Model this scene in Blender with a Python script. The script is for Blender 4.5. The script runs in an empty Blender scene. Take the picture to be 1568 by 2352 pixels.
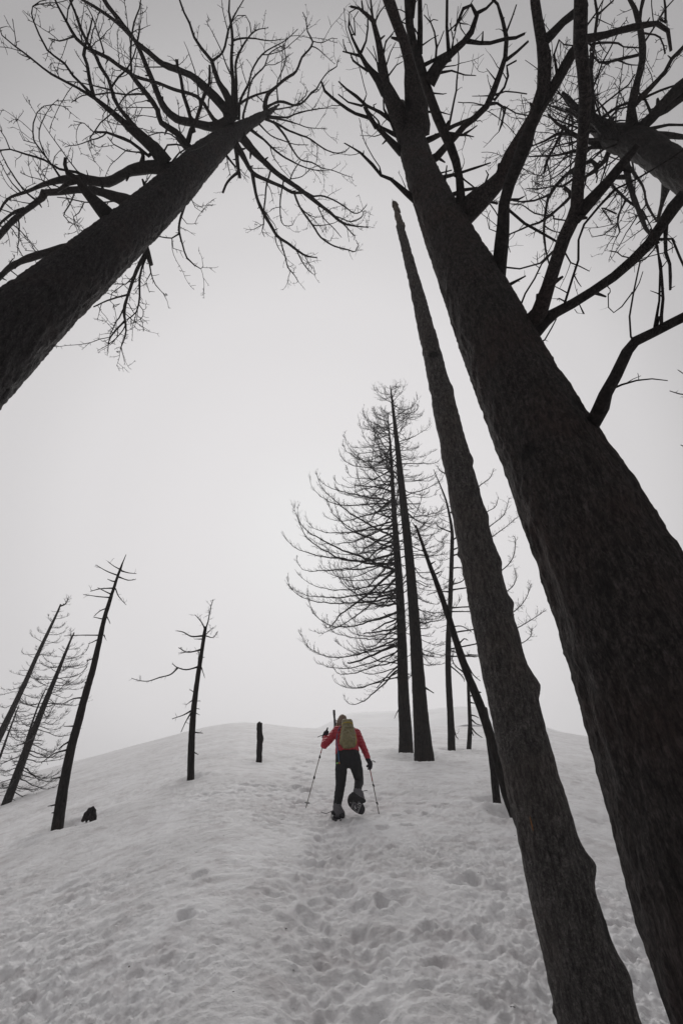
import bpy, bmesh, math, random
import numpy as np
from mathutils import Vector, Matrix
from mathutils.bvhtree import BVHTree

scene = bpy.context.scene
COL = scene.collection
R = math.radians

# ------------------------------------------------------------------ camera, sky, sun, exposure
CAM_H = 1.78
PITCH = 34.0
FOCAL = 16.0
cd = bpy.data.cameras.new('camera')
cam = bpy.data.objects.new('camera', cd)
COL.objects.link(cam)
cam.location = (0, 0, CAM_H)
cam.rotation_euler = (R(90 + PITCH), 0, 0)
cd.sensor_fit = 'VERTICAL'
cd.sensor_height = 36.0
cd.sensor_width = 24.0
cd.lens = FOCAL
cd.clip_start = 0.05
cd.clip_end = 2000
scene.camera = cam

GLOW_AZ, GLOW_EL = R(-3), R(31)          # assumed sun behind the fog; centre of the vignette painted into the sky
world = bpy.data.worlds.new('World')
scene.world = world
world.use_nodes = True
wn, wl = world.node_tree.nodes, world.node_tree.links
wn.clear()
w_out = wn.new('ShaderNodeOutputWorld')
w_bg = wn.new('ShaderNodeBackground')
w_sky = wn.new('ShaderNodeTexSky')
w_sky.sky_type = 'NISHITA'
w_sky.sun_disc = False
w_sky.sun_elevation = GLOW_EL
w_sky.sun_rotation = GLOW_AZ
w_sky.dust_density = 5.0
w_hsv = wn.new('ShaderNodeHueSaturation')
w_hsv.inputs['Saturation'].default_value = 0.05
w_sc = wn.new('ShaderNodeMixRGB'); w_sc.blend_type = 'MULTIPLY'; w_sc.inputs[0].default_value = 1.0
w_sc.inputs[2].default_value = (0.08, 0.08, 0.08, 1)
w_geo = wn.new('ShaderNodeTexCoord')
w_dot = wn.new('ShaderNodeVectorMath'); w_dot.operation = 'DOT_PRODUCT'
w_dot.inputs[1].default_value = (math.sin(GLOW_AZ) * math.cos(GLOW_EL), math.cos(GLOW_AZ) * math.cos(GLOW_EL), math.sin(GLOW_EL))
w_map = wn.new('ShaderNodeMapRange')
w_map.inputs['From Min'].default_value = -1.0
w_map.inputs['From Max'].default_value = 1.0
w_ramp = wn.new('ShaderNodeValToRGB')
cr = w_ramp.color_ramp
cr.interpolation = 'EASE'
def sky_stop(deg, v, tint=(1.0, 0.977, 0.987)):
    e = cr.elements.new((math.cos(R(deg)) + 1) / 2)
    e.color = (v * tint[0], v * tint[1], v * tint[2], 1)
cr.elements[0].position = 0.0; cr.elements[0].color = (0.11, 0.11, 0.115, 1)
cr.elements[1].position = 1.0; cr.elements[1].color = (0.795, 0.788, 0.792, 1)
for dg, v in ((14, 0.785), (26, 0.755), (36, 0.675), (45, 0.55), (54, 0.415), (64, 0.35), (80, 0.31), (110, 0.26)):  # sky colour dims outward from the glow, imitating lens vignetting
    sky_stop(dg, v)
w_mix = wn.new('ShaderNodeMixRGB'); w_mix.inputs[0].default_value = 0.99
wl.new(w_geo.outputs['Generated'], w_dot.inputs[0])
wl.new(w_dot.outputs['Value'], w_map.inputs['Value'])
wl.new(w_map.outputs[0], w_ramp.inputs[0])
wl.new(w_sky.outputs[0], w_hsv.inputs['Color'])
wl.new(w_hsv.outputs[0], w_sc.inputs[1])
wl.new(w_sc.outputs[0], w_mix.inputs[1])
wl.new(w_ramp.outputs[0], w_mix.inputs[2])
wl.new(w_mix.outputs[0], w_bg.inputs['Color'])
w_bg.inputs['Strength'].default_value = 1.0
wl.new(w_bg.outputs[0], w_out.inputs['Surface'])

sd = bpy.data.lights.new('sun', 'SUN')
sd.energy = 1.2
sd.angle = R(36)
sd.color = (1.0, 0.985, 0.96)
sun = bpy.data.objects.new('sun', sd)
COL.objects.link(sun)
SUN_EL = R(38)
sdir = Vector((math.sin(GLOW_AZ) * math.cos(SUN_EL), math.cos(GLOW_AZ) * math.cos(SUN_EL), math.sin(SUN_EL)))
sun.rotation_euler = sdir.to_track_quat('Z', 'Y').to_euler()

vs = scene.view_settings
vs.view_transform = 'Standard'
vs.look = 'None'
vs.gamma = 1.0
vs.exposure = 0.0
scene.cycles.volume_bounces = 1
scene.cycles.volume_max_steps = 64
scene.cycles.max_bounces = 6
scene.cycles.use_denoising = True

HAZE_DENSITY = 0.0014

# ------------------------------------------------------------------ picture <-> place
CP = np.array([0.0, 0.0, CAM_H])
F = FOCAL * 2352 / 36.0                       # focal length in photo pixels (photo read at 1568 x 2352)
_a = math.pi / 2 + R(PITCH)
ROT = np.array([[1, 0, 0], [0, math.cos(_a), -math.sin(_a)], [0, math.sin(_a), math.cos(_a)]])
def ray(x, y):
    d = ROT @ np.array([x - 784.0, -(y - 1176.0), -F])
    return d / np.linalg.norm(d)
def to_px(p):
    q = ROT.T @ (np.asarray(p) - CP)
    return 784 + F * q[0] / -q[2], 1176 - F * q[1] / -q[2]

# ------------------------------------------------------------------ noise
def _hash(ix, iy, iz, seed):
    h = (ix.astype(np.int64) * 374761393 + iy.astype(np.int64) * 668265263 + iz.astype(np.int64) * 2147483647 + seed * 974634777) & 0xFFFFFFFF
    h = ((h ^ (h >> 13)) * 1274126177) & 0xFFFFFFFF
    h = (h ^ (h >> 16)) & 0xFFFFFFFF
    return h
_G = np.array([[1,1,0],[-1,1,0],[1,-1,0],[-1,-1,0],[1,0,1],[-1,0,1],[1,0,-1],[-1,0,-1],[0,1,1],[0,-1,1],[0,1,-1],[0,-1,-1],[1,1,0],[-1,1,0],[0,-1,1],[0,-1,-1]], dtype=float)
def perlin(x, y, z=None, seed=0):
    x = np.asarray(x, float); y = np.asarray(y, float)
    z = np.zeros_like(x) + 0.37 if z is None else np.asarray(z, float)
    xi, yi, zi = np.floor(x), np.floor(y), np.floor(z)
    xf, yf, zf = x - xi, y - yi, z - zi
    u, v, w = [t * t * t * (t * (t * 6 - 15) + 10) for t in (xf, yf, zf)]
    out = 0
    for dx in (0, 1):
        for dy in (0, 1):
            for dz in (0, 1):
                g = _G[_hash(xi + dx, yi + dy, zi + dz, seed) & 15]
                d = g[..., 0] * (xf - dx) + g[..., 1] * (yf - dy) + g[..., 2] * (zf - dz)
                out = out + d * (u if dx else 1 - u) * (v if dy else 1 - v) * (w if dz else 1 - w)
    return out

# ------------------------------------------------------------------ the slope as a height function
NEAR_SKYLINE = [(-400, 1900), (-200, 1850), (0, 1798), (60, 1779), (150, 1755), (300, 1715), (450, 1675), (520, 1662), (560, 1659), (600, 1661), (650, 1668),
                (690, 1673), (760, 1674), (850, 1671), (1000, 1668), (1150, 1670), (1250, 1677), (1340, 1690), (1568, 1735), (1800, 1800), (2200, 1890)]
FAR_SKYLINE = [(560, 1725), (640, 1705), (700, 1684), (740, 1668), (765, 1656), (785, 1641), (820, 1636), (880, 1634), (940, 1634), (1000, 1628), (1040, 1622),
               (1100, 1624), (1180, 1642), (1250, 1670), (1340, 1696), (1500, 1735)]
def azel(x, y):
    d = ray(x, y)
    return math.atan2(d[0], d[1]), d[2] / math.hypot(d[0], d[1])
_na = np.array([azel(*p) for p in NEAR_SKYLINE])
_fa = np.array([azel(*p) for p in FAR_SKYLINE])
R_CREST = 80.0
def smooth_interp(az, tab):
    k = 0.0
    for o, w in ((-0.02, .25), (0, .5), (0.02, .25)):
        k = k + w * np.interp(az + o, tab[:, 0], tab[:, 1])
    return k
def ground(x, y):
    x = np.asarray(x, float); y = np.asarray(y, float)
    r = np.hypot(x, y)
    az = np.arctan2(x, y)
    t = smooth_interp(az, _na)
    fall = np.clip((np.abs(az) - 0.9) / 1.0, 0, 1)       # beside and behind the camera the slope runs on downhill
    t = t * (1 - fall) + (-0.06 - 0.18 * fall) * fall
    a = t + 2 * CAM_H / R_CREST
    return CAM_H - CAM_H + (a * r - CAM_H * r * r / R_CREST ** 2)
def hit_ground(x, y, rmax=79.0):
    d = ray(x, y)
    h = math.hypot(d[0], d[1])
    lo = 1.0
    rs = np.linspace(1.0, rmax, 4000)
    z = CAM_H + rs * d[2] / h
    g = ground(d[0] / h * rs, d[1] / h * rs)
    below = np.nonzero(z <= g)[0]
    r = rs[below[0]] if len(below) else rmax
    return np.array([d[0] / h * r, d[1] / h * r, float(ground(d[0] / h * r, d[1] / h * r))])

# ------------------------------------------------------------------ object helpers
def tag(o, label=None, cat=None, group=None, kind=None):
    if label: o['label'] = label
    if cat: o['category'] = cat
    if group: o['group'] = group
    if kind: o['kind'] = kind
    return o
def empty(name, loc, label, cat, group=None):
    o = bpy.data.objects.new(name, None)
    COL.objects.link(o)
    o.location = tuple(float(v) for v in loc)
    o.empty_display_size = 0.2
    return tag(o, label, cat, group)
def mesh_obj(name, verts, faces, mat, parent=None, base=None, smooth=True):
    me = bpy.data.meshes.new(name)
    v = np.asarray(verts, float).reshape(-1, 3)
    if base is not None:
        v = v - np.asarray(base, float)
    me.from_pydata(v.tolist(), [], faces)
    if smooth:
        me.polygons.foreach_set('use_smooth', [True] * len(me.polygons))
    me.materials.append(mat)
    me.update()
    o = bpy.data.objects.new(name, me)
    COL.objects.link(o)
    if parent is not None:
        o.parent = parent
    return o
def norm(v):
    return v / (np.linalg.norm(v) + 1e-12)

class Geo:
    def __init__(self):
        self.v = []; self.f = []; self.n = 0
    def add(self, verts, faces):
        self.v.append(np.asarray(verts, float)); k = self.n
        self.f.extend([tuple(i + k for i in f) for f in faces]); self.n += len(verts)
    def tube(self, pts, rad, sides=6, cap=True):
        pts = np.asarray(pts, float); rad = np.asarray(rad, float)
        n = len(pts)
        tan = np.gradient(pts, axis=0)
        tan /= np.linalg.norm(tan, axis=1)[:, None] + 1e-12
        ref = np.array([0.3, 0.2, 1.0]) if abs(tan[0][2]) < 0.85 else np.array([1.0, 0.1, 0.0])
        u = norm(np.cross(tan[0], ref))
        verts = []
        ang = np.arange(sides) * 2 * math.pi / sides
        c, s = np.cos(ang)[:, None], np.sin(ang)[:, None]
        for i in range(n):
            u = norm(u - tan[i] * np.dot(u, tan[i]))
            w = np.cross(tan[i], u)
            verts.append(pts[i] + rad[i] * (c * u + s * w))
        faces = []
        for i in range(n - 1):
            for k in range(sides):
                a = i * sides + k; b = i * sides + (k + 1) % sides
                faces.append((a, b, b + sides, a + sides))
        if cap:
            faces.append(tuple(range(sides))[::-1])
            faces.append(tuple((n - 1) * sides + k for k in range(sides)))
        self.add(np.concatenate(verts), faces)
    def build(self, name, mat, parent=None, base=None, smooth=True):
        return mesh_obj(name, np.concatenate(self.v), self.f, mat, parent, base, smooth)

def resample(pts, rad, step):
    """Catmull-Rom through points with radii, about one sample per step."""
    P = np.asarray(pts, float); Q = np.asarray(rad, float)
    if len(P) < 2: return P, Q
    A = np.vstack([2 * P[0] - P[1], P, 2 * P[-1] - P[-2]])
    outp, outr = [], []
    for i in range(len(P) - 1):
        p0, p1, p2, p3 = A[i], A[i + 1], A[i + 2], A[i + 3]
        m = max(1, int(np.linalg.norm(p2 - p1) / step))
        for k in range(m):
            t = k / m
            outp.append(0.5 * ((2 * p1) + (-p0 + p2) * t + (2 * p0 - 5 * p1 + 4 * p2 - p3) * t * t + (-p0 + 3 * p1 - 3 * p2 + p3) * t ** 3))
            outr.append(Q[i] * (1 - t) + Q[i + 1] * t)
    outp.append(P[-1]); outr.append(Q[-1])
    return np.array(outp), np.array(outr)

# ------------------------------------------------------------------ materials
def new_mat(name):
    m = bpy.data.materials.new(name)
    m.use_nodes = True
    nt = m.node_tree
    bsdf = nt.nodes['Principled BSDF']
    return m, nt, bsdf
def simple(name, col, rough=0.7, noise=0.15, scale=30.0, bump=0.0, metal=0.0):
    m, nt, b = new_mat(name)
    tc = nt.nodes.new('ShaderNodeTexCoord')
    nz = nt.nodes.new('ShaderNodeTexNoise'); nz.inputs['Scale'].default_value = scale; nz.inputs['Detail'].default_value = 5
    nt.links.new(tc.outputs['Object'], nz.inputs['Vector'])
    rp = nt.nodes.new('ShaderNodeValToRGB')
    rp.color_ramp.elements[0].position = 0.3; rp.color_ramp.elements[1].position = 0.7
    rp.color_ramp.elements[0].color = (*[c * (1 - noise) for c in col], 1)
    rp.color_ramp.elements[1].color = (*[min(1, c * (1 + noise)) for c in col], 1)
    nt.links.new(nz.outputs['Fac'], rp.inputs[0])
    nt.links.new(rp.outputs[0], b.inputs['Base Color'])
    b.inputs['Roughness'].default_value = rough
    b.inputs['Metallic'].default_value = metal
    if bump:
        bp = nt.nodes.new('ShaderNodeBump'); bp.inputs['Strength'].default_value = bump; bp.inputs['Distance'].default_value = 0.01
        nt.links.new(nz.outputs['Fac'], bp.inputs['Height'])
        nt.links.new(bp.outputs[0], b.inputs['Normal'])
    return m
def bark(name, dark, light, brown, plate=9.0, zs=0.35, bump=0.9, dist=0.03):
    m, nt, b = new_mat(name)
    N, L = nt.nodes, nt.links
    tc = N.new('ShaderNodeTexCoord')
    mp = N.new('ShaderNodeMapping'); mp.inputs['Scale'].default_value = (1, 1, zs)
    L.new(tc.outputs['Object'], mp.inputs['Vector'])
    wz = N.new('ShaderNodeTexNoise'); wz.inputs['Scale'].default_value = plate * 0.9; wz.inputs['Detail'].default_value = 4
    L.new(mp.outputs[0], wz.inputs['Vector'])
    ad = N.new('ShaderNodeMixRGB'); ad.blend_type = 'LINEAR_LIGHT'; ad.inputs[0].default_value = 2.2 / plate
    L.new(mp.outputs[0], ad.inputs[1]); L.new(wz.outputs['Color'], ad.inputs[2])
    vo = N.new('ShaderNodeTexVoronoi'); vo.feature = 'DISTANCE_TO_EDGE'; vo.inputs['Scale'].default_value = plate * 0.8; vo.inputs['Randomness'].default_value = 1.0
    L.new(ad.outputs[0], vo.inputs['Vector'])
    na = N.new('ShaderNodeTexNoise'); na.inputs['Scale'].default_value = plate * 1.3; na.inputs['Detail'].default_value = 9; na.inputs['Roughness'].default_value = 0.66; na.inputs['Distortion'].default_value = 0.9
    L.new(mp.outputs[0], na.inputs['Vector'])
    n2 = N.new('ShaderNodeTexNoise'); n2.inputs['Scale'].default_value = plate * 5; n2.inputs['Detail'].default_value = 8; n2.inputs['Roughness'].default_value = 0.65
    L.new(mp.outputs[0], n2.inputs['Vector'])
    n3 = N.new('ShaderNodeTexNoise'); n3.inputs['Scale'].default_value = 1.7; n3.inputs['Detail'].default_value = 5
    L.new(tc.outputs['Object'], n3.inputs['Vector'])
    r1 = N.new('ShaderNodeValToRGB'); r1.color_ramp.elements[0].position = 0.08; r1.color_ramp.elements[1].position = 0.50; r1.color_ramp.elements[0].color = (0.25, 0.25, 0.25, 1)
    nm = N.new('ShaderNodeMapRange'); nm.inputs['From Min'].default_value = 0.36; nm.inputs['From Max'].default_value = 0.68
    L.new(na.outputs['Fac'], nm.inputs['Value'])
    vm = N.new('ShaderNodeMath'); vm.operation = 'MULTIPLY_ADD'; vm.inputs[1].default_value = 0.75; vm.use_clamp = True
    L.new(vo.outputs['Distance'], vm.inputs[0]); 
    sc_ = N.new('ShaderNodeMath'); sc_.operation = 'MULTIPLY'; sc_.inputs[1].default_value = 0.34
    L.new(nm.outputs[0], sc_.inputs[0]); L.new(sc_.outputs[0], vm.inputs[2])
    L.new(vm.outputs[0], r1.inputs[0])
    mix1 = N.new('ShaderNodeMixRGB'); mix1.inputs[1].default_value = (*dark, 1); mix1.inputs[2].default_value = (*light, 1)
    mul = N.new('ShaderNodeMath'); mul.operation = 'MULTIPLY'
    L.new(r1.outputs[0], mul.inputs[0]); L.new(n2.outputs['Fac'], mul.inputs[1])
    L.new(mul.outputs[0], mix1.inputs[0])
    r3 = N.new('ShaderNodeValToRGB'); r3.color_ramp.elements[0].position = 0.48; r3.color_ramp.elements[1].position = 0.66
    L.new(n3.outputs['Fac'], r3.inputs[0])
    m2 = N.new('ShaderNodeMath'); m2.operation = 'MULTIPLY'; m2.inputs[1].default_value = 0.6
    L.new(r3.outputs[0], m2.inputs[0])
    mix2 = N.new('ShaderNodeMixRGB'); mix2.inputs[2].default_value = (*brown, 1)
    L.new(m2.outputs[0], mix2.inputs[0]); L.new(mix1.outputs[0], mix2.inputs[1])
    L.new(mix2.outputs[0], b.inputs['Base Color'])
    b.inputs['Roughness'].default_value = 0.85
    b.inputs['Specular IOR Level'].default_value = 0.25
    fm = N.new('ShaderNodeMapping'); fm.inputs['Scale'].default_value = (1, 1, 0.28)
    L.new(tc.outputs['Object'], fm.inputs['Vector'])
    fn = N.new('ShaderNodeTexNoise'); fn.inputs['Scale'].default_value = plate * 1.25; fn.inputs['Detail'].default_value = 6; fn.inputs['Roughness'].default_value = 0.6; fn.inputs['Distortion'].default_value = 0.4
    L.new(fm.outputs[0], fn.inputs['Vector'])
    fr_ = N.new('ShaderNodeValToRGB'); fr_.color_ramp.elements[0].position = 0.36; fr_.color_ramp.elements[1].position = 0.60
    fr_.color_ramp.elements[0].color = (0.30, 0.30, 0.30, 1)
    L.new(fn.outputs['Fac'], fr_.inputs[0])
    # old branch knots: sparse dark scars
    kv = N.new('ShaderNodeTexVoronoi'); kv.inputs['Scale'].default_value = 2.0
    L.new(tc.outputs['Object'], kv.inputs['Vector'])
    kr = N.new('ShaderNodeValToRGB'); kr.color_ramp.elements[0].position = 0.10; kr.color_ramp.elements[0].color = (0.15, 0.15, 0.15, 1); kr.color_ramp.elements[1].position = 0.17
    L.new(kv.outputs['Distance'], kr.inputs[0])
    fk = N.new('ShaderNodeMixRGB'); fk.blend_type = 'MULTIPLY'; fk.inputs[0].default_value = 1.0
    L.new(fr_.outputs[0], fk.inputs[1]); L.new(kr.outputs[0], fk.inputs[2])
    cm = N.new('ShaderNodeMixRGB'); cm.blend_type = 'MULTIPLY'; cm.inputs[0].default_value = 0.85
    L.new(mix2.outputs[0], cm.inputs[1]); L.new(fk.outputs[0], cm.inputs[2])
    L.new(cm.outputs[0], b.inputs['Base Color'])
    a0 = N.new('ShaderNodeMath'); a0.operation = 'MULTIPLY_ADD'; a0.inputs[1].default_value = 0.9
    L.new(fk.outputs[0], a0.inputs[0]); L.new(r1.outputs[0], a0.inputs[2])
    ah = N.new('ShaderNodeMath'); ah.operation = 'MULTIPLY_ADD'; ah.inputs[1].default_value = 0.5
    L.new(n2.outputs['Fac'], ah.inputs[0]); L.new(a0.outputs[0], ah.inputs[2])
    bp = N.new('ShaderNodeBump'); bp.inputs['Strength'].default_value = bump; bp.inputs['Distance'].default_value = dist
    L.new(ah.outputs[0], bp.inputs['Height']); L.new(bp.outputs[0], b.inputs['Normal'])
    return m

M_BIG = bark('charred_bark_reddish', (0.016, 0.013, 0.013), (0.255, 0.215, 0.205), (0.100, 0.066, 0.060), 36.0, 0.45, 1.0, 0.045)
M_SNAG = bark('charred_bark_grey', (0.050, 0.046, 0.044), (0.60, 0.55, 0.53), (0.24, 0.20, 0.18), 36.0, 0.8, 1.0, 0.04)
M_LEFT = bark('charred_bark_black', (0.012, 0.010, 0.011), (0.160, 0.137, 0.140), (0.070, 0.050, 0.048), 28.0, 0.36, 1.0, 0.05)
M_MID = bark('burnt_bark_brown', (0.009, 0.008, 0.008), (0.060, 0.048, 0.044), (0.040, 0.028, 0.023), 18.0, 0.3, 0.8, 0.02)
M_LIMB = bark('burnt_limb', (0.009, 0.008, 0.008), (0.070, 0.058, 0.055), (0.036, 0.027, 0.025), 24.0, 1.0, 0.7, 0.015)
M_TWIG = simple('burnt_twigs', (0.022, 0.019, 0.018), 0.9, 0.3, 14)
M_PALE = bark('weathered_splintered_wood', (0.05, 0.04, 0.035), (0.48, 0.42, 0.36), (0.20, 0.15, 0.12), 22.0, 0.25, 0.9, 0.01)

# snow
def snow_material(name):
    m, nt, b = new_mat(name)
    N, L = nt.nodes, nt.links
    tc = N.new('ShaderNodeTexCoord')
    n1 = N.new('ShaderNodeTexNoise'); n1.inputs['Scale'].default_value = 0.55; n1.inputs['Detail'].default_value = 6; n1.inputs['Roughness'].default_value = 0.6
    n2 = N.new('ShaderNodeTexNoise'); n2.inputs['Scale'].default_value = 26; n2.inputs['Detail'].default_value = 8; n2.inputs['Roughness'].default_value = 0.7
    n3 = N.new('ShaderNodeTexNoise'); n3.inputs['Scale'].default_value = 3.2; n3.inputs['Detail'].default_value = 7; n3.inputs['Roughness'].default_value = 0.62
    vo = N.new('ShaderNodeTexVoronoi'); vo.inputs['Scale'].default_value = 5.0
    for n in (n1, n2, n3, vo): L.new(tc.outputs['Object'], n.inputs['Vector'])
    r1 = N.new('ShaderNodeValToRGB')
    r1.color_ramp.elements[0].position = 0.40; r1.color_ramp.elements[0].color = (0.78, 0.77, 0.775, 1)
    r1.color_ramp.elements[1].position = 0.62; r1.color_ramp.elements[1].color = (0.90, 0.895, 0.905, 1)
    L.new(n1.outputs['Fac'], r1.inputs[0])
    r3 = N.new('ShaderNodeValToRGB')
    r3.color_ramp.elements[0].position = 0.34; r3.color_ramp.elements[0].color = (0.72, 0.69, 0.69, 1)
    r3.color_ramp.elements[1].position = 0.52; r3.color_ramp.elements[1].color = (1, 1, 1, 1)
    L.new(n3.outputs['Fac'], r3.inputs[0])
    mu = N.new('ShaderNodeMixRGB'); mu.blend_type = 'MULTIPLY'; mu.inputs[0].default_value = 0.65
    L.new(r1.outputs[0], mu.inputs[1]); L.new(r3.outputs[0], mu.inputs[2])
    # bits of burnt bark and needles lying on the snow
    rs = N.new('ShaderNodeValToRGB'); rs.color_ramp.elements[0].position = 0.030; rs.color_ramp.elements[0].color = (1, 1, 1, 1)
    rs.color_ramp.elements[1].position = 0.045; rs.color_ramp.elements[1].color = (0, 0, 0, 1)
    L.new(vo.outputs['Distance'], rs.inputs[0])
    sep = N.new('ShaderNodeSeparateColor'); L.new(vo.outputs['Color'], sep.inputs[0])
    gt = N.new('ShaderNodeMath'); gt.operation = 'GREATER_THAN'; gt.inputs[1].default_value = 0.72
    L.new(sep.outputs[0], gt.inputs[0])
    ml = N.new('ShaderNodeMath'); ml.operation = 'MULTIPLY'
    L.new(rs.outputs[0], ml.inputs[0]); L.new(gt.outputs[0], ml.inputs[1])
    mx = N.new('ShaderNodeMixRGB'); mx.inputs[2].default_value = (0.06, 0.05, 0.045, 1)
    L.new(ml.outputs[0], mx.inputs[0]); L.new(mu.outputs[0], mx.inputs[1])
    L.new(mx.outputs[0], b.inputs['Base Color'])
    b.inputs['Roughness'].default_value = 0.75
    b.inputs['Specular IOR Level'].default_value = 0.2
    bp = N.new('ShaderNodeBump'); bp.inputs['Strength'].default_value = 0.8; bp.inputs['Distance'].default_value = 0.025
    L.new(n2.outputs['Fac'], bp.inputs['Height'])
    b2 = N.new('ShaderNodeBump'); b2.inputs['Strength'].default_value = 0.5; b2.inputs['Distance'].default_value = 0.08
    L.new(n3.outputs['Fac'], b2.inputs['Height']); L.new(bp.outputs[0], b2.inputs['Normal'])
    L.new(b2.outputs[0], b.inputs['Normal'])
    return m
M_SNOW = snow_material('old_snow')
M_FARSNOW = simple('distant_snow', (0.92, 0.92, 0.93), 0.8, 0.06, 0.12)

# ------------------------------------------------------------------ snow slope
TRAIL_PX = [(815, 2600), (800, 2352), (790, 2200), (765, 2100), (762, 2000), (772, 1930), (775, 1880)]
TRAIL = np.array([hit_ground(*p) for p in TRAIL_PX])
rng = random.Random(5)
PRINTS = []
for i in range(26):                                          # the walker's own holes along the trench
    t = i / 25.0
    k = t * (len(TRAIL) - 1); j = min(int(k), len(TRAIL) - 2); q = TRAIL[j] * (1 - (k - j)) + TRAIL[j + 1] * (k - j)
    PRINTS.append((q[0] + (0.17 if i % 2 else -0.17) + rng.uniform(-.06, .06), q[1] + rng.uniform(-.08, .08), 0.10, 0.14, rng.uniform(.015, .045)))
for (px, py) in [(668, 1830), (690, 1838), (680, 1808), (705, 1814), (676, 1790), (700, 1795), (690, 1775), (674, 1768), (708, 1780), (700, 1760), (684, 1752), (712, 1748),
                 (694, 1735), (716, 1728), (704, 1718), (722, 1710), (690, 1712), (725, 1697), (738, 1688), (712, 1700)]:
    q = hit_ground(px, py); PRINTS.append((q[0], q[1], 0.12, 0.20, rng.uniform(.06, .10)))
for (px, py) in [(868, 1862), (910, 1872), (940, 1860), (975, 1866), (1000, 1850), (1022, 1846), (880, 1900), (930, 1895), (880, 2075), (920, 2065), (420, 2105),
                 (450, 2010), (1085, 2010), (1110, 2140), (980, 2120)]:
    q = hit_ground(px, py); PRINTS.append((q[0], q[1], rng.uniform(.07, .12), rng.uniform(.08, .14), rng.uniform(.04, .075)))
TREE_WELLS = []

def build_snow():
    dense = np.radians(np.arange(-48, 48.001, 0.14))
    coarse = np.radians(np.concatenate([np.arange(52, 180, 2.0), np.arange(-180, -50.5, 2.0)]))
    az = np.concatenate([dense, coarse])
    r = [0.5]
    while r[-1] < 150: r.append(r[-1] * (1.02 if r[-1] < 3 else 1.0052 if r[-1] < 13 else 1.011))
    r = np.array(r)
    RR, AA = np.meshgrid(r, az, indexing='ij')
    X, Y = RR * np.sin(AA), RR * np.cos(AA)
    Z = ground(X, Y)
    near = np.clip(1.25 - RR / 22.0, 0.16, 1.0)
    wx = X + 0.10 * perlin(X * 2.1, Y * 2.1, seed=11); wy = Y + 0.10 * perlin(X * 2.1, Y * 2.1, seed=12)
    rough = 0.34 + 0.95 * np.clip(0.45 + 1.7 * perlin(X * .42, Y * .55, seed=13) + 0.5 * perlin(X * 1.3, Y * 1.3, seed=14), 0, 1)
    rough *= np.clip(1.3 - RR / 18.0, 0.55, 1.1)
    cups = (1 - np.abs(perlin(wx * 3.1, wy * 4.2, seed=1)) * 2.2) * 0.014 + (1 - np.abs(perlin(wx * 6.3, wy * 8.0, seed=2)) * 2.2) * 0.017 + (1 - np.abs(perlin(wx * 13, wy * 16, seed=7)) * 2.2) * 0.012
    pits = np.clip(perlin(wx * 4.4, wy * 5.2, seed=9) - 0.18, 0, 1) * np.clip(0.4 + perlin(X * .8, Y * .8, seed=10) * 2, 0, 1.2)
    D = 0.06 * perlin(X * .45, Y * .45, seed=3) + rough * (cups - 0.05) - rough * 0.16 * pits + rough * 0.019 * perlin(wx * 15, wy * 17, seed=4) + rough * 0.014 * perlin(X * 31, Y * 34, seed=5) + rough * 0.007 * perlin(X * 64, Y * 64, seed=8)
    D += 0.25 * perlin(X * .11, Y * .11, seed=6) * np.clip((RR - 12) / 25, 0, 1)
    # trench along the trail
    tx = np.interp(Y, TRAIL[:, 1], TRAIL[:, 0])
    dx = (X - tx) + 0.10 * perlin(X * 1.7, Y * 1.7, seed=21) + 0.05 * perlin(X * 5, Y * 5, seed=22)
    on = np.clip((TRAIL[-1, 1] + 0.15 - Y) / 0.3, 0, 1)
    wid = 0.34
    D += on * (-0.05 * np.exp(-(dx / wid) ** 4) + 0.010 * np.exp(-((np.abs(dx) - wid * 1.4) / 0.12) ** 2))
    chop = np.exp(-(dx / 0.5) ** 4) * on
    blocks = np.clip(perlin(wx * 6, wy * 6, seed=23) * 3, -1, 1) * 0.017 + np.clip(perlin(wx * 12, wy * 12, seed=24) * 3, -1, 1) * 0.012 + 0.010 * perlin(X * 25, Y * 25, seed=25)
    D += chop * blocks
    away = np.clip(perlin(X * .55, Y * .55, seed=26) * 2.5 - .1, 0, 1) * np.clip(1.3 - RR / 9, 0, 1)       # other trampled patches
    D += away * (1 - chop) * blocks * 0.9
    nx = 0.085 * perlin(X * 5.1, Y * 5.1, seed=31) + 0.035 * perlin(X * 9, Y * 9, seed=33); ny = 0.085 * perlin(X * 5.1, Y * 5.1, seed=32) + 0.035 * perlin(X * 9, Y * 9, seed=34)
    for (qx, qy, ax, ay, dp) in PRINTS:
        m = (np.abs(X - qx) < 0.9) & (np.abs(Y - qy) < 0.9)
        if not m.any(): continue
        q2 = ((X[m] - qx + nx[m]) / ax) ** 2 + ((Y[m] - qy + ny[m]) / ay) ** 2
        D[m] += -dp * np.exp(-q2 ** 3) + dp * 0.28 * np.exp(-((np.sqrt(q2) - 1.45) / 0.35) ** 2)
    for (qx, qy, rad, dp) in TREE_WELLS:
        d = np.hypot(X - qx, Y - qy) / rad
        D += -dp * np.exp(-d ** 2) + dp * .3 * np.exp(-((d - 2) / .5) ** 2)
    D *= np.clip(1.2 - RR / 95.0, 0.0, 1)
    Z = Z + D
    nr, na = X.shape
    verts = np.stack([X, Y, Z], -1).reshape(-1, 3)
    i = np.arange(nr - 1)[:, None]; k = np.arange(na)[None, :]; k2 = (k + 1) % na
    a = (i * na + k).ravel(); b = (i * na + k2).ravel(); c = ((i + 1) * na + k2).ravel(); d = ((i + 1) * na + k).ravel()
    quads = np.stack([a, d, c, b], -1)
    order = np.argsort(az)
    me = bpy.data.meshes.new('snow_slope')
    # columns were laid out dense then coarse: re-sort so neighbours are neighbours
    verts = verts.reshape(nr, na, 3)[:, order].reshape(-1, 3)
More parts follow.
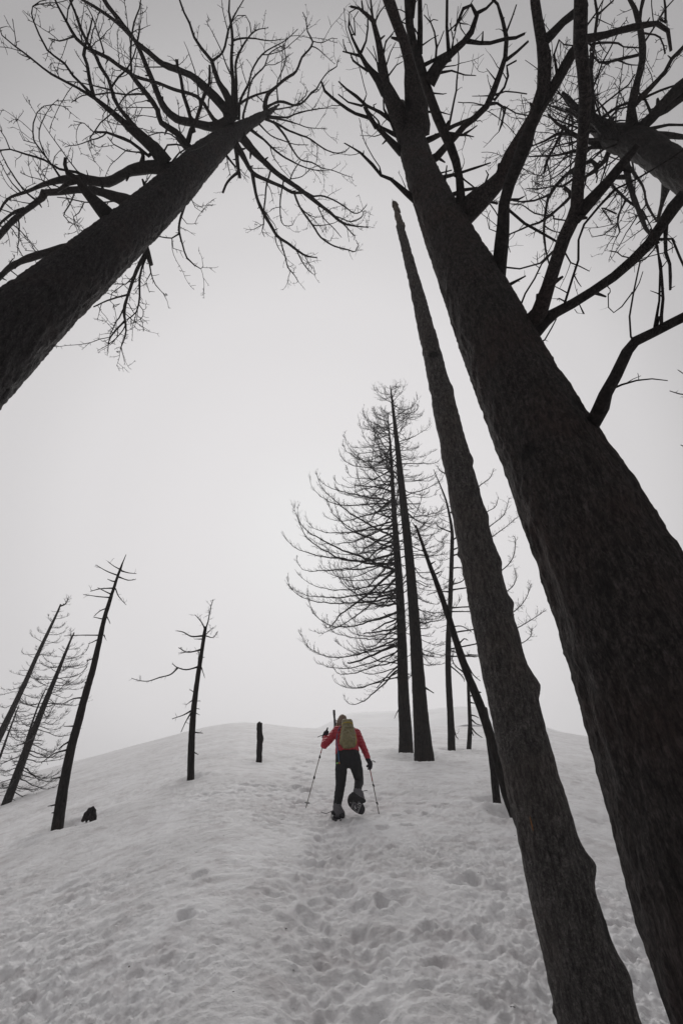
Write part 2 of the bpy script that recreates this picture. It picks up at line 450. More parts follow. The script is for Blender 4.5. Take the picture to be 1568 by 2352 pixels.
    verts = np.vstack([verts, [[0, 0, float(ground(0, 0.01))]]])
    nq = len(quads)
    tri = np.stack([np.full(na, nr * na), np.arange(na), (np.arange(na) + 1) % na], -1)[:, [0, 2, 1]]
    me.vertices.add(len(verts)); me.vertices.foreach_set('co', verts.ravel())
    loops = np.concatenate([quads.ravel(), tri.ravel()])
    me.loops.add(len(loops)); me.loops.foreach_set('vertex_index', loops)
    starts = np.concatenate([np.arange(nq) * 4, nq * 4 + np.arange(na) * 3])
    me.polygons.add(nq + na)
    me.polygons.foreach_set('loop_start', starts)
    me.polygons.foreach_set('use_smooth', [True] * (nq + na))
    me.materials.append(M_SNOW)
    me.update(calc_edges=True); me.validate()
    o = bpy.data.objects.new('snow_slope', me); COL.objects.link(o)
    tag(o, kind='structure')
    if me.polygons[nq // 2].normal.z < 0:
        me.flip_normals()
    return o

def build_hill():
    az = np.linspace(_fa[0, 0], _fa[-1, 0], 160)
    t = smooth_interp(az, _fa)
    Rc = 130.0
    r = np.linspace(70, 330, 100)
    RR, AA = np.meshgrid(r, az, indexing='ij')
    Z = CAM_H + RR * t[None, :] - ((RR - Rc) / 60.0) ** 2 * np.where(RR < Rc, 2.6, 2.2)
    Z = Z + 0.6 * perlin(RR * .06, AA * 14, seed=41) * np.clip(np.abs(RR - Rc) / 25, 0.05, 1)
    X, Y = RR * np.sin(AA), RR * np.cos(AA)
    nr, na = X.shape
    f = [(i * na + k, (i + 1) * na + k, (i + 1) * na + k + 1, i * na + k + 1) for i in range(nr - 1) for k in range(na - 1)]
    f = [q[::-1] for q in f]
    o = mesh_obj('distant_hill', np.stack([X, Y, Z], -1).reshape(-1, 3), f, M_FARSNOW)
    tag(o, kind='structure')

# ------------------------------------------------------------------ trees
UP = np.array([0, 0, 1.0])
def rad_from_px(x, y, w, tx, ty, dist):
    """half thickness of something w pixels wide, seen at pixel x,y at that distance, running along tx,ty in the picture"""
    L = math.hypot(tx, ty) + 1e-9
    nx, ny = -ty / L * w / 2, tx / L * w / 2
    c = np.dot(ray(x + nx, y + ny), ray(x - nx, y - ny))
    return dist * math.sin(math.acos(min(1, c)) / 2)

class Axis:
    """the straight 3D line of a trunk, from two picture points and one known point on it"""
    def __init__(self, b, t, ref):
        n = norm(np.cross(ray(*b), ray(*t)))
        d = UP - n * np.dot(UP, n)
        self.d = norm(d); self.p = np.asarray(ref, float)
        self.lean = math.degrees(math.acos(min(1, self.d[2])))
    def s(self, x, y):
        r = ray(x, y)
        w = CP - self.p
        b = np.dot(r, self.d); d1 = np.dot(r, w); e = np.dot(self.d, w)
        return (b * e - d1) / (1 - b * b + 1e-9)
    def at(self, x, y):
        return CP + ray(x, y) * self.s(x, y)

def ref_at(x, y, horiz):
    d = ray(x, y)
    return CP + d * horiz / math.hypot(d[0], d[1])

def trunk_points(axis, px):
    """px: (x, y, width) from base to top"""
    pts = [axis.at(x, y) for x, y, w in px]
    rad = []
    for i, (x, y, w) in enumerate(px):
        a = px[max(0, i - 1)]; b = px[min(len(px) - 1, i + 1)]
        rad.append(rad_from_px(x, y, w, b[0] - a[0], b[1] - a[1], np.linalg.norm(pts[i] - CP)))
    return np.array(pts), np.array(rad)

def to_the_ground(pts, rad, flare=1.12, sink=0.35):
    p, d = pts[0], norm(pts[0] - pts[1])
    for k in range(400):
        q = p + d * 0.05 * k
        if q[2] < float(ground(q[0], q[1])) - sink:
            break
    if k > 2:
        n = max(2, int(k * 0.05 / 0.6) + 1)
        gs = (rad[0] - rad[1]) / (np.linalg.norm(pts[0] - pts[1]) + 1e-9)
        gs = min(max(gs, 0), 0.03)
        ext = [p + d * 0.05 * k * (j / n) for j in range(n, 0, -1)]
        er = [rad[0] + gs * 0.05 * k * (j / n) for j in range(n, 0, -1)]
        er[0] *= flare
        pts = np.vstack([ext, pts]); rad = np.concatenate([er, rad])
    return pts, rad

def trunk_mesh(pts, rad, sides, step, amp, seed, knobs=()):
    """a bark-covered trunk with real relief; amp is the depth of the bark in metres"""
    P, Q = resample(pts, rad, step)
    n = len(P)
    tan = np.gradient(P, axis=0); tan /= np.linalg.norm(tan, axis=1)[:, None]
    u = norm(np.cross(tan[0], np.array([0.2, 1.0, 0.1])))
    ang = np.arange(sides) * 2 * math.pi / sides
    V = np.zeros((n, sides, 3)); NR = np.zeros((n, sides, 3))
    for i in range(n):
        u = norm(u - tan[i] * np.dot(u, tan[i])); w = np.cross(tan[i], u)
        dirs = np.cos(ang)[:, None] * u + np.sin(ang)[:, None] * w
        NR[i] = dirs; V[i] = P[i] + Q[i] * dirs
    x, y, z = V[..., 0], V[..., 1], V[..., 2]
    if amp > 0:
        wz = z + 0.15 * perlin(x * 4, y * 4, z * 2, seed + 5)
        a = perlin(x * 9, y * 9, wz * 3.2, seed); b = perlin(x * 20, y * 20, wz * 8, seed + 1); c = perlin(x * 2.2, y * 2.2, z * 1.1, seed + 2)
        e = perlin(x * 46, y * 46, wz * 24, seed + 3)
        disp = amp * ((0.55 - np.abs(a) * 2.2) * 0.8 + (0.4 - np.abs(b) * 1.6) * 0.55 + 0.3 * e) + 0.3 * amp * c * np.minimum(1.0, Q[:, None] / 0.15)
        V = V + NR * disp[..., None]
    for (kx, ky, kr, kh) in knobs:                     # burls that stand out from the trunk: (x, y, radius, height) at world point
        k = np.asarray(kx)
        d = np.linalg.norm(V - k, axis=-1)
        V = V + NR * (kh * np.exp(-(d / kr) ** 2))[..., None]
    f = []
    for i in range(n - 1):
        for k in range(sides):
            a = i * sides + k; b = i * sides + (k + 1) % sides
            f.append((a, b, b + sides, a + sides))
    f.append(tuple(range(sides))[::-1]); f.append(tuple((n - 1) * sides + k for k in range(sides)))
    return V.reshape(-1, 3), f

class Tree:
    def __init__(self, name, label, base, cat='tree', group=None):
        self.o = empty(name, base, label, cat, group)
        self.base = np.array([float(v) for v in self.o.location])
        self.nodes = []                                # (x, y, half width px, distance)
    def trunk(self, pts, rad, mat, sides=24, step=0.15, amp=0.0, seed=0, px=None, knobs=()):
        v, f = trunk_mesh(pts, rad, sides, step, amp, seed, knobs)
        mesh_obj('trunk', v, f, mat, self.o, self.base)
        if px is not None:
            for a, b in zip(px[:-1], px[1:]):
                for k in range(12):
                    t = k / 12
                    x, y, w = [a[i] * (1 - t) + b[i] * t for i in range(3)]
                    self.nodes.append((x, y, w / 2, self.axis.s(x, y)))
    def start(self, x, y):
        best = min(self.nodes, key=lambda n: max(math.hypot(n[0] - x, n[1] - y) - n[2], 0) + 0.08 * math.hypot(n[0] - x, n[1] - y))
        return best[3]
    def limb(self, px, k, mat, twig=None, rg=None, sides=6, name='branch', step=0.12, wob=0.0, sec=0):
        """px: (x, y, w) in the picture from root to tip. k: rise per metre of reach, so the limb lies at its own height in the place."""
        s0 = self.start(px[0][0], px[0][1])
        root = CP + ray(px[0][0], px[0][1]) * s0
        pts, rad = [], []
        s = s0
        for i, (x, y, w) in enumerate(px):
            d = ray(x, y)
            if i:
                for _ in range(10):
                    q = CP + d * s
                    h = math.hypot(q[0] - root[0], q[1] - root[1])
                    if d[2] > 0.25:
                        s2 = (root[2] + k * h - CAM_H) / d[2]
                    else:
                        s2 = s0
                    s = 0.5 * s + 0.5 * min(max(s2, 0.72 * s0), 1.45 * s0)
            q = CP + d * s
            pts.append(q)
            a = px[max(0, i - 1)]; b = px[min(len(px) - 1, i + 1)]
            rad.append(rad_from_px(x, y, w, b[0] - a[0], b[1] - a[1], s))
        for i in range(len(px) - 1):
            da, db = np.linalg.norm(pts[i] - CP), np.linalg.norm(pts[i + 1] - CP)
            for j in range(8):
                t = j / 8
                self.nodes.append((px[i][0] * (1 - t) + px[i + 1][0] * t, px[i][1] * (1 - t) + px[i + 1][1] * t, px[i][2] / 2, da * (1 - t) + db * t))
        P, Q = resample(pts, rad, step)
        if wob:
            kk = np.arange(len(P)) * step
            for ax in range(3):
                P[1:, ax] += (wob * perlin(kk * 3.1, kk * 0 + px[0][0] * .37 + ax * 9.1, seed=77))[1:] * np.minimum(1, np.arange(1, len(P)) / 3)
            Q = Q * (1 + 0.20 * perlin(kk * 7.3, kk * 0 + px[0][1] * .31, seed=78))
            Q = Q * (1 + 0.28 * np.exp(-(kk / (3.0 * Q[0] + 0.02)) ** 2))
        g = Geo()
        g.tube(P, np.maximum(Q, 0.0025), sides)
        if wob and rg is not None and px[0][2] > 4 and twig:
            for _ in range(int(len(P) * step * 2.2)):
                i = rg.randint(1, len(P) - 1); tn = norm(P[i] - P[i - 1])
                rv = np.array([rg.gauss(0, 1) for _ in range(3)]); pv = norm(rv - tn * np.dot(rv, tn))
                ln = Q[i] * rg.uniform(1.3, 2.6) + rg.uniform(.01, .05); dd = norm(pv + tn * rg.uniform(.1, .8))
                g.tube([P[i], P[i] + dd * (Q[i] * .9), P[i] + dd * ln], [Q[i] * .55, Q[i] * .40, Q[i] * .18], 5)
        if twig:
            grow(g, P, Q, rg, **twig)
        if sec:
            seg = np.linalg.norm(np.diff(P, axis=0), axis=1).sum()
            for _ in range(int(seg * sec + rg.random())):
                i = rg.randint(max(1, len(P) // 5), len(P) - 1)
                tn = norm(P[i] - P[i - 1])
                rv = np.array([rg.gauss(0, 1), rg.gauss(0, 1), rg.gauss(0, .6)])
                d = norm(tn * 0.8 + norm(rv - tn * np.dot(rv, tn)) * 0.9)
                ln = rg.uniform(.35, 1.3); m = max(5, int(ln / .1)); q = P[i]; pp = [q]
                bx = np.array([rg.gauss(0, .05), rg.gauss(0, .05), rg.gauss(0.03, .05)])
                for j in range(m):
                    d = norm(d + bx + np.array([rg.gauss(0, .10), rg.gauss(0, .10), rg.gauss(0, .10)]))
                    pp.append(pp[-1] + d * ln / m)
                pp = np.array(pp); r0 = min(Q[i] * .6, .009 + ln * .010)
                rr = np.linspace(max(r0, .006), .0045, m + 1)
                g.tube(pp, rr, 4, cap=False)
                grow(g, pp, rr, rg, dens=twig['dens'] * 1.3, lo=.03, hi=.3, curl=twig['curl'], rmin=twig['rmin'] * .9, from_t=.15, level=1)
        return g.build(name, mat, self.o, self.base)

def grow(g, P, Q, rg, dens=3.0, lo=0.06, hi=0.5, curl=0.5, spur=True, rmin=0.0035, from_t=0.05, maxr=0.07, bias=None, level=0, spread=0.9, along=0.5):
    """side twigs along a branch: many short spurs and some longer ones that carry spurs of their own"""
    seg = np.linalg.norm(np.diff(P, axis=0), axis=1)
    L = np.concatenate([[0], np.cumsum(seg)])
    n = int(L[-1] * dens + rg.random())
    for _ in range(n):
        t = from_t + (1 - from_t) * rg.random() ** 0.8
        s = t * L[-1]
        i = min(int(np.searchsorted(L, s)), len(P) - 1); i = max(i, 1)
        f = (s - L[i - 1]) / (seg[i - 1] + 1e-9)
        p = P[i - 1] * (1 - f) + P[i] * f
        if Q[i] > maxr: continue
        tan = norm(P[i] - P[i - 1])
        rv = np.array([rg.gauss(0, 1), rg.gauss(0, 1), rg.gauss(0, 1)])
        perp = norm(rv - tan * np.dot(rv, tan))
        d = norm(tan * along + perp * spread + np.array([0, 0, 0.25 * curl]))
        if bias is not None: d = norm(d + bias)
        ln = lo + (hi - lo) * rg.random() ** 3.2
        m = 2 if ln < 0.14 else (4 if ln < 0.4 else 6)
        pts = [p]; dd = d
        for j in range(m):
            dd = norm(dd + np.array([rg.gauss(0, .17), rg.gauss(0, .17), rg.gauss(0, .15) + curl * 0.25]))
            pts.append(pts[-1] + dd * ln / m)
        pts = np.array(pts)
        r0 = max(min(Q[i] * 0.6, 0.004 + ln * 0.012), rmin)
        rr = np.linspace(r0, max(r0 * 0.35, rmin * 0.6), m + 1)
        g.tube(pts, rr, 3, cap=False)
        if spur and ln > 0.16 and level < 2:
            grow(g, pts, rr, rg, dens=dens * 1.6, lo=0.03, hi=max(0.08, ln * 0.5), curl=curl, spur=True, rmin=rmin * 0.8, from_t=0.15, level=level + 1)

def conv(tile, pts):
    ox, oy = tile
    return [((ox + p[0] / 2) * 0.6272, (oy + p[1] / 2) * 0.6272) for p in pts]
def limb_px(tile, pts, ws):
    """tile points plus the widths (in tile pixels) spread evenly along them"""
    q = conv(tile, pts)
    n = len(q)
    wi = np.interp(np.linspace(0, 1, n), np.linspace(0, 1, len(ws)), ws)
    wi = np.where(wi < 22, wi * 1.12 + 1.2, wi) * 0.3136
    return [(q[i][0], q[i][1], float(wi[i])) for i in range(n)]
T1, T2, T3, T4, T5, T6, T7 = (0, 0), (600, 0), (0, 500), (600, 500), (1150, 0), (1716, 0), (1716, 600)
# ------------------------------------------------------------------ big burnt tree on the left
def add_limbs(T, tile_list, mat, rg, twig_near, kmin=-0.12, kmax=0.28, sec=0.8):
    for (tile, pts, ws) in tile_list:
        px = limb_px(tile, pts, ws)
        tw = dict(twig_near)
        wmax = max(ws)
        x, y, w = px[0]
        near = min(T.nodes, key=lambda n: math.hypot(n[0] - x, n[1] - y) - n[2])
        gap = math.hypot(near[0] - x, near[1] - y) - near[2]
        if -2 < gap < 45:                               # a root that stops short of what carries it: run it on into the wood
            px = [(near[0] + (x - near[0]) * .15, near[1] + (y - near[1]) * .15, w * 1.15)] + px
        T.limb(px, rg.uniform(kmin, kmax), T.bark if wmax >= 120 else mat if wmax > 14 else M_TWIG, tw, rg, sides=10 if wmax > 30 else (7 if wmax > 12 else 5),
               step=0.10, wob=0.018 if wmax < 60 else 0.012, sec=sec if 6 < wmax < 60 else 0)

LEFT_TRUNK = [(-260, 1040, 268), (-90, 880, 214), (60, 735, 180), (197, 618, 141), (270, 553, 124), (335, 496, 109), (410, 424, 91), (477, 355, 72), (530, 312, 46), (568, 287, 30), (597, 270, 22), (622, 255, 12), (640, 240, 4)]
LEFT_LIMBS = [
 (T1, [(1190,1235),(1000,1240),(880,1290),(790,1335),(680,1325),(580,1310),(470,1312),(350,1340),(250,1385),(150,1420),(60,1460),(10,1530),(-30,1600)], [95,85,80,72,68,52,30,22,16,14]),
 (T1, [(960,1490),(820,1430),(700,1395),(560,1392),(430,1402),(320,1410)], [78,62,52,48]),
 (T3, [(330,408),(310,450),(200,535),(100,615),(0,715),(-60,780)], [58,50,52,58]),
 (T3, [(180,530),(90,560),(0,640),(-40,690)], [30,24,22]),
 (T1, [(800,1590),(680,1460),(600,1370),(570,1310),(500,1270),(482,1210),(484,1160)], [100,70,52,40,34,30,24]),
 (T1, [(580,1320),(500,1345),(420,1395)], [45,30]),
 (T1, [(700,1320),(560,1265),(440,1240),(330,1175),(190,1130),(75,1095),(0,1105),(-40,1100)], [20,16,12,9,8]),
 (T1, [(75,1095),(40,1010),(0,950)], [8,5]),
 (T1, [(450,1310),(370,1190),(300,1100),(250,1030),(243,900),(270,820),(320,775),(400,765),(460,780),(505,805)], [12,10,8,6,3]),
 (T1, [(340,1150),(295,1020),(305,900),(345,820),(390,760),(435,720)], [9,3]),
 (T1, [(250,1050),(175,1030),(145,970),(165,970)], [5,2]),
 (T1, [(160,1415),(90,1340),(30,1240),(0,1170)], [8,4]),
 (T1, [(390,1200),(400,1150),(455,1095)], [6,3]),
 (T1, [(170,1410),(200,1370),(270,1340)], [6,3]),
 (T1, [(380,1390),(310,1320),(280,1260),(300,1180)], [6,3]),
 (T1, [(1210,1200),(1130,1085),(1050,1020),(980,965),(900,890),(820,820),(740,755),(690,715),(660,600),(640,470),(615,400),(625,335)], [95,70,50,42,34,28,22,20]),
 (T1, [(625,335),(660,220),(680,130)], [16,8]),
 (T1, [(690,715),(640,660),(590,610),(540,560),(480,470),(400,410),(350,370),(290,260),(250,160),(237,100),(245,50),(300,15),(350,0)], [20,14,11,9,6]),
 (T1, [(690,715),(560,640),(470,595),(380,545),(320,500),(230,430),(110,340),(20,260),(0,200)], [18,14,12,9,6]),
 (T1, [(120,330),(105,230),(95,140)], [6,3]),
 (T1, [(1110,1040),(1000,940),(930,860),(870,790),(830,720),(810,640),(790,570),(735,485),(690,390),(640,310),(595,210),(555,90),(515,0),(490,-50)], [34,28,24,20,16,12]),
 (T1, [(1390,1090),(1290,970),(1180,900),(1150,800),(1080,695),(1010,610),(955,535),(880,490),(800,430),(720,390),(640,350),(565,280),(495,160),(430,50),(400,-10)], [52,40,34,34,30,26,24,20,14,10]),
 (T1, [(1670,900),(1560,930),(1400,895),(1290,870),(1210,800),(1160,700),(1120,600),(1080,500),(1040,400),(990,300),(930,220),(870,140),(790,40),(750,-30)], [76,64,54,40,30,28,32,28]),
 (T1, [(1690,860),(1650,800),(1580,720),(1440,580),(1350,530),(1200,470),(1100,390),(1000,310),(940,245),(860,165),(740,80),(640,20),(590,-10)], [70,60,52,44,32,28,20,12]),
 (T1, [(1660,930),(1570,880),(1480,740),(1400,690),(1300,660),(1130,600),(1000,560),(950,535)], [32,26,20,22]),
 (T2, [(180,1030),(200,950),(240,880),(300,690),(335,600),(340,475)], [34,30,24,18,14]),
 (T1, [(1420,960),(1380,800),(1345,700),(1330,580),(1300,480),(1290,430)], [30,26,20]),
 (T1, [(1350,1090),(1290,1010),(1250,980),(1190,970),(1090,1000)], [10,7]),
 (T1, [(1090,1140),(1030,1090),(960,1040),(860,1000),(780,970),(690,965),(655,1010),(665,1050),(720,1075),(830,1065)], [26,20,18,8,5,3]),
 (T1, [(690,970),(740,900),(800,850),(870,780),(920,700),(1000,655),(1060,640)], [9,10,10]),
 (T1, [(690,970),(620,905),(540,890)], [7,3]),
 (T1, [(1060,1130),(1020,1120),(920,1105),(830,1055),(790,1000)], [12,5]),
 (T1, [(965,510),(960,400),(965,280),(985,170),(1020,70),(1035,-20)], [14,12,6]),
 (T1, [(760,380),(710,230),(675,120),(625,20)], [11,5]),
 (T1, [(1060,690),(920,690),(820,680),(700,690),(600,700),(520,745)], [13,10,6]),
 (T1, [(820,660),(740,640),(670,625),(560,600),(480,590)], [10,5]),
 (T1, [(1200,490),(1080,490),(980,482)], [9,6]),
 (T1, [(1140,860),(1050,850),(970,870)], [6,3]),
 (T1, [(1130,790),(1000,785),(890,795)], [8,4]),
 (T1, [(555,262),(440,305),(360,285)], [14,6]),
 (T1, [(1040,1190),(1050,1140),(1030,1090)], [34,16]),
 (T1, [(1190,1150),(1225,1060),(1290,1055),(1380,1080)], [14,10]),
 (T1, [(1260,1190),(1310,1120),(1390,1080)], [14,10]),
 (T1, [(1060,1350),(1045,1310)], [24,10]),
 (T2, [(490,880),(470,720),(400,600),(370,520),(350,450),(270,350),(220,270),(190,170),(150,90),(110,-20)], [60,40,28,16,13,10]),
 (T2, [(350,450),(430,380),(470,230),(500,150),(540,70),(590,-10)], [16,12,6]),
 (T2, [(510,870),(510,650),(500,480),(505,300),(490,170),(475,80),(480,-20)], [38,26,18,13,9]),
 (T2, [(530,860),(530,600),(525,460),(570,350),(640,250),(700,210),(765,200)], [22,15,10,4]),
 (T2, [(640,250),(630,170),(600,110),(540,110),(490,180)], [7,4]),
 (T2, [(550,870),(560,740),(620,620),(640,520),(720,400),(800,340),(900,290),(980,210)], [18,12,9,4]),
 (T2, [(580,860),(610,740),(650,580),(740,480),(770,400),(850,340),(890,330)], [14,9,4]),
 (T2, [(830,620),(870,510),(890,430),(880,330),(905,280)], [7,4]),
 (T2, [(740,780),(760,700),(830,630),(900,570),(970,520),(1010,420),(1060,370),(1090,310),(1050,230),(1040,140),(1015,90)], [32,22,16,12,7,4]),
 (T2, [(1090,302),(1160,315),(1230,280),(1270,285)], [7,3]),
 (T2, [(740,790),(850,745),(960,770),(1030,740),(1080,680),(1120,650),(1145,600),(1200,530),(1265,490),(1275,440)], [22,15,10,7,4]),
 (T2, [(540,770),(640,710),(740,680),(820,640)], [20,10]),
 (T2, [(730,810),(870,795),(960,770),(1040,700),(1050,660)], [12,6]),
 (T2, [(740,850),(890,860),(960,835),(1080,805),(1180,795),(1270,795)], [16,10,3]),
 (T2, [(740,860),(880,880),(970,905),(1060,935),(1190,940)], [14,8,3]),
 (T2, [(740,870),(840,915),(920,960),(1040,1005),(1120,1050),(1190,1100),(1270,1120),(1330,1110),(1355,1085)], [18,12,8,4]),
 (T2, [(800,890),(890,1000),(940,1090),(1000,1170),(1080,1190),(1150,1230),(1250,1255),(1380,1300)], [16,10,8,3]),
 (T2, [(610,930),(730,1020),(850,1130),(950,1190),(1070,1240),(1210,1250)], [20,12,9,4]),
 (T2, [(690,900),(780,990),(880,1030),(960,1055),(1060,1060)], [10,4]),
 (T2, [(560,990),(640,1090),(730,1180),(830,1270),(930,1340),(1040,1420),(1140,1500),(1220,1560),(1310,1635),(1400,1655),(1500,1665)], [62,46,38,34,30,22,12,5]),
 (T2, [(530,1060),(580,1140),(650,1260),(750,1320),(870,1370),(940,1410),(1030,1412)], [44,30,24,18]),
 (T4, [(650,265),(665,370),(690,480),(735,570),(790,660),(840,735),(930,800),(1020,865),(1080,880),(1125,885)], [26,22,20,14,6]),
 (T4, [(850,750),(880,850),(910,960),(960,1020),(985,1065)], [11,4]),
 (T4, [(975,840),(1020,930),(1060,980),(1110,1015),(1095,950)], [8,3]),
 (T4, [(1030,870),(1060,930),(1085,970)], [6,4]),
 (T2, [(530,1060),(540,1200),(555,1305)], [36,28,18]),
 (T2, [(535,1270),(470,1330),(430,1415)], [20,14]),
 (T2, [(450,1130),(530,1225)], [16,10]),
 (T2, [(460,1130),(475,1230),(490,1290)], [7,3]),
 (T4, [(780,255),(750,380),(735,540),(730,640),(720,690),(740,735)], [11,9,3]),
 (T4, [(875,330),(855,460),(855,590),(880,650),(940,650),(960,610)], [10,6,3]),
 (T4, [(855,515),(800,525),(770,550)], [5,3]),
 (T4, [(950,400),(1010,540),(1090,650),(1150,740),(1250,805),(1350,830),(1400,845),(1425,800),(1405,760)], [14,11,8,3]),
 (T4, [(970,470),(1040,560),(1110,590),(1180,580)], [7,3]),
 (T4, [(1150,740),(1220,765),(1245,715)], [5,2]),
 (T4, [(1020,400),(1100,435),(1150,430),(1240,465),(1320,510),(1390,560),(1440,550),(1485,500)], [13,9,4]),
 (T4, [(1260,585),(1370,625),(1450,590),(1470,540)], [9,3]),
 (T4, [(1130,520),(1190,620),(1270,700),(1300,740)], [7,3]),
 (T4, [(1310,635),(1360,690),(1395,728)], [9,6]),
 (T4, [(920,330),(950,250),(1000,180)], [7,5]),
 (T4, [(930,310),(1010,290),(1080,230),(1140,215)], [7,3]),
 (T3, [(1370,460),(1320,620),(1315,710),(1340,800),(1370,890),(1420,940),(1470,970),(1490,950)], [16,12,8,3]),
 (T3, [(1315,710),(1260,745),(1170,730)], [9,8]),
 (T3, [(1260,745),(1270,820),(1340,840)], [6,3]),
 (T3, [(1330,590),(1370,640),(1450,635)], [5,2]),
 (T3, [(1400,450),(1430,520),(1490,560)], [5,2]),
 (T3, [(1060,800),(1110,940)], [44,28]),
 (T3, [(1080,850),(1000,980),(960,1090),(930,1180),(910,1290),(920,1350),(925,1430),(905,1500),(885,1560)], [36,26,20,10,5]),
 (T3, [(915,1350),(860,1410),(815,1470),(795,1520)], [15,6]),
 (T3, [(1070,880),(1020,1050),(1025,1170),(1005,1280),(930,1340)], [16,7]),
 (T3, [(1095,900),(1105,1000),(1140,1090),(1215,1170)], [11,3]),
 (T3, [(1105,1000),(1070,1060),(1095,1140)], [6,3]),
 (T3, [(930,1160),(820,1190),(690,1245)], [13,9]),
 (T3, [(980,1020),(920,1080),(840,1080)], [9,6]),
 (T3, [(910,1080),(820,1150),(810,1210),(850,1245),(880,1225)], [6,3]),
 (T3, [(940,1220),(980,1290),(1075,1360)], [6,2]),
 (T3, [(520,830),(420,840),(300,865),(180,900),(80,955),(0,1030),(-60,1090)], [80,62,54,48,46]),
 (T3, [(545,420),(500,510),(470,580),(510,630),(590,665)], [10,3]),
 (T3, [(850,470),(740,485),(620,480),(500,450),(420,440)], [10,5]),
 (T3, [(620,480),(580,560),(540,590),(545,650)], [8,3]),
]
LEFT_EXTRA = []
L_ref = ref_at(335, 496, 4.6)
L_axis = Axis((60, 735), (500, 333), L_ref)
lp, lr = trunk_points(L_axis, LEFT_TRUNK)
lp, lr = to_the_ground(lp, lr)
rg_x = random.Random(404)
for _ in range(26):                                   # the bristling whorl of limbs near the top
    x0, y0 = rg_x.choice([(505, 328), (528, 313), (550, 298), (575, 283), (597, 270), (612, 260)])
    a = rg_x.uniform(-2.9, 0.9); ln = rg_x.uniform(50, 190); b = rg_x.uniform(-.5, .5); w0 = rg_x.uniform(3.5, 8.5)
    pp = [(x0, y0, w0)]
    for k in range(1, 6):
        t = k / 5; aa = a + b * t + rg_x.uniform(-.15, .15)
        pp.append((pp[-1][0] + math.cos(aa) * ln / 5, pp[-1][1] + math.sin(aa) * ln / 5, w0 * (1 - .75 * t)))
    LEFT_EXTRA.append(pp)
LT = Tree('burnt_tree', 'huge charred tree leaning in from the left edge, crown of bare twisted branches', (lp[0][0], lp[0][1], float(ground(lp[0][0], lp[0][1]))), group='large charred trees towering overhead')
LT.bark = M_LEFT
LT.axis = L_axis
LT.trunk(lp, lr, M_LEFT, 140, 0.03, 0.024, 3, LEFT_TRUNK)
rgL = random.Random(11)
TW_L = dict(dens=8, lo=0.05, hi=0.6, curl=0.35, rmin=0.006, maxr=0.06, from_t=0.12)
add_limbs(LT, LEFT_LIMBS, M_LIMB, rgL, TW_L, -0.10, 0.25, 0.7)
NB = sum(1 for c in LT.o.children if c.name.startswith('branch'))
for pp in LEFT_EXTRA[:max(0, 100 - NB)]:
    LT.limb(pp, rgL.uniform(-.1, .3), M_LIMB, TW_L, rgL, sides=6, step=0.1, wob=0.018, sec=0.6)
TREE_WELLS.append((lp[0][0], lp[0][1], 0.9, 0.25))

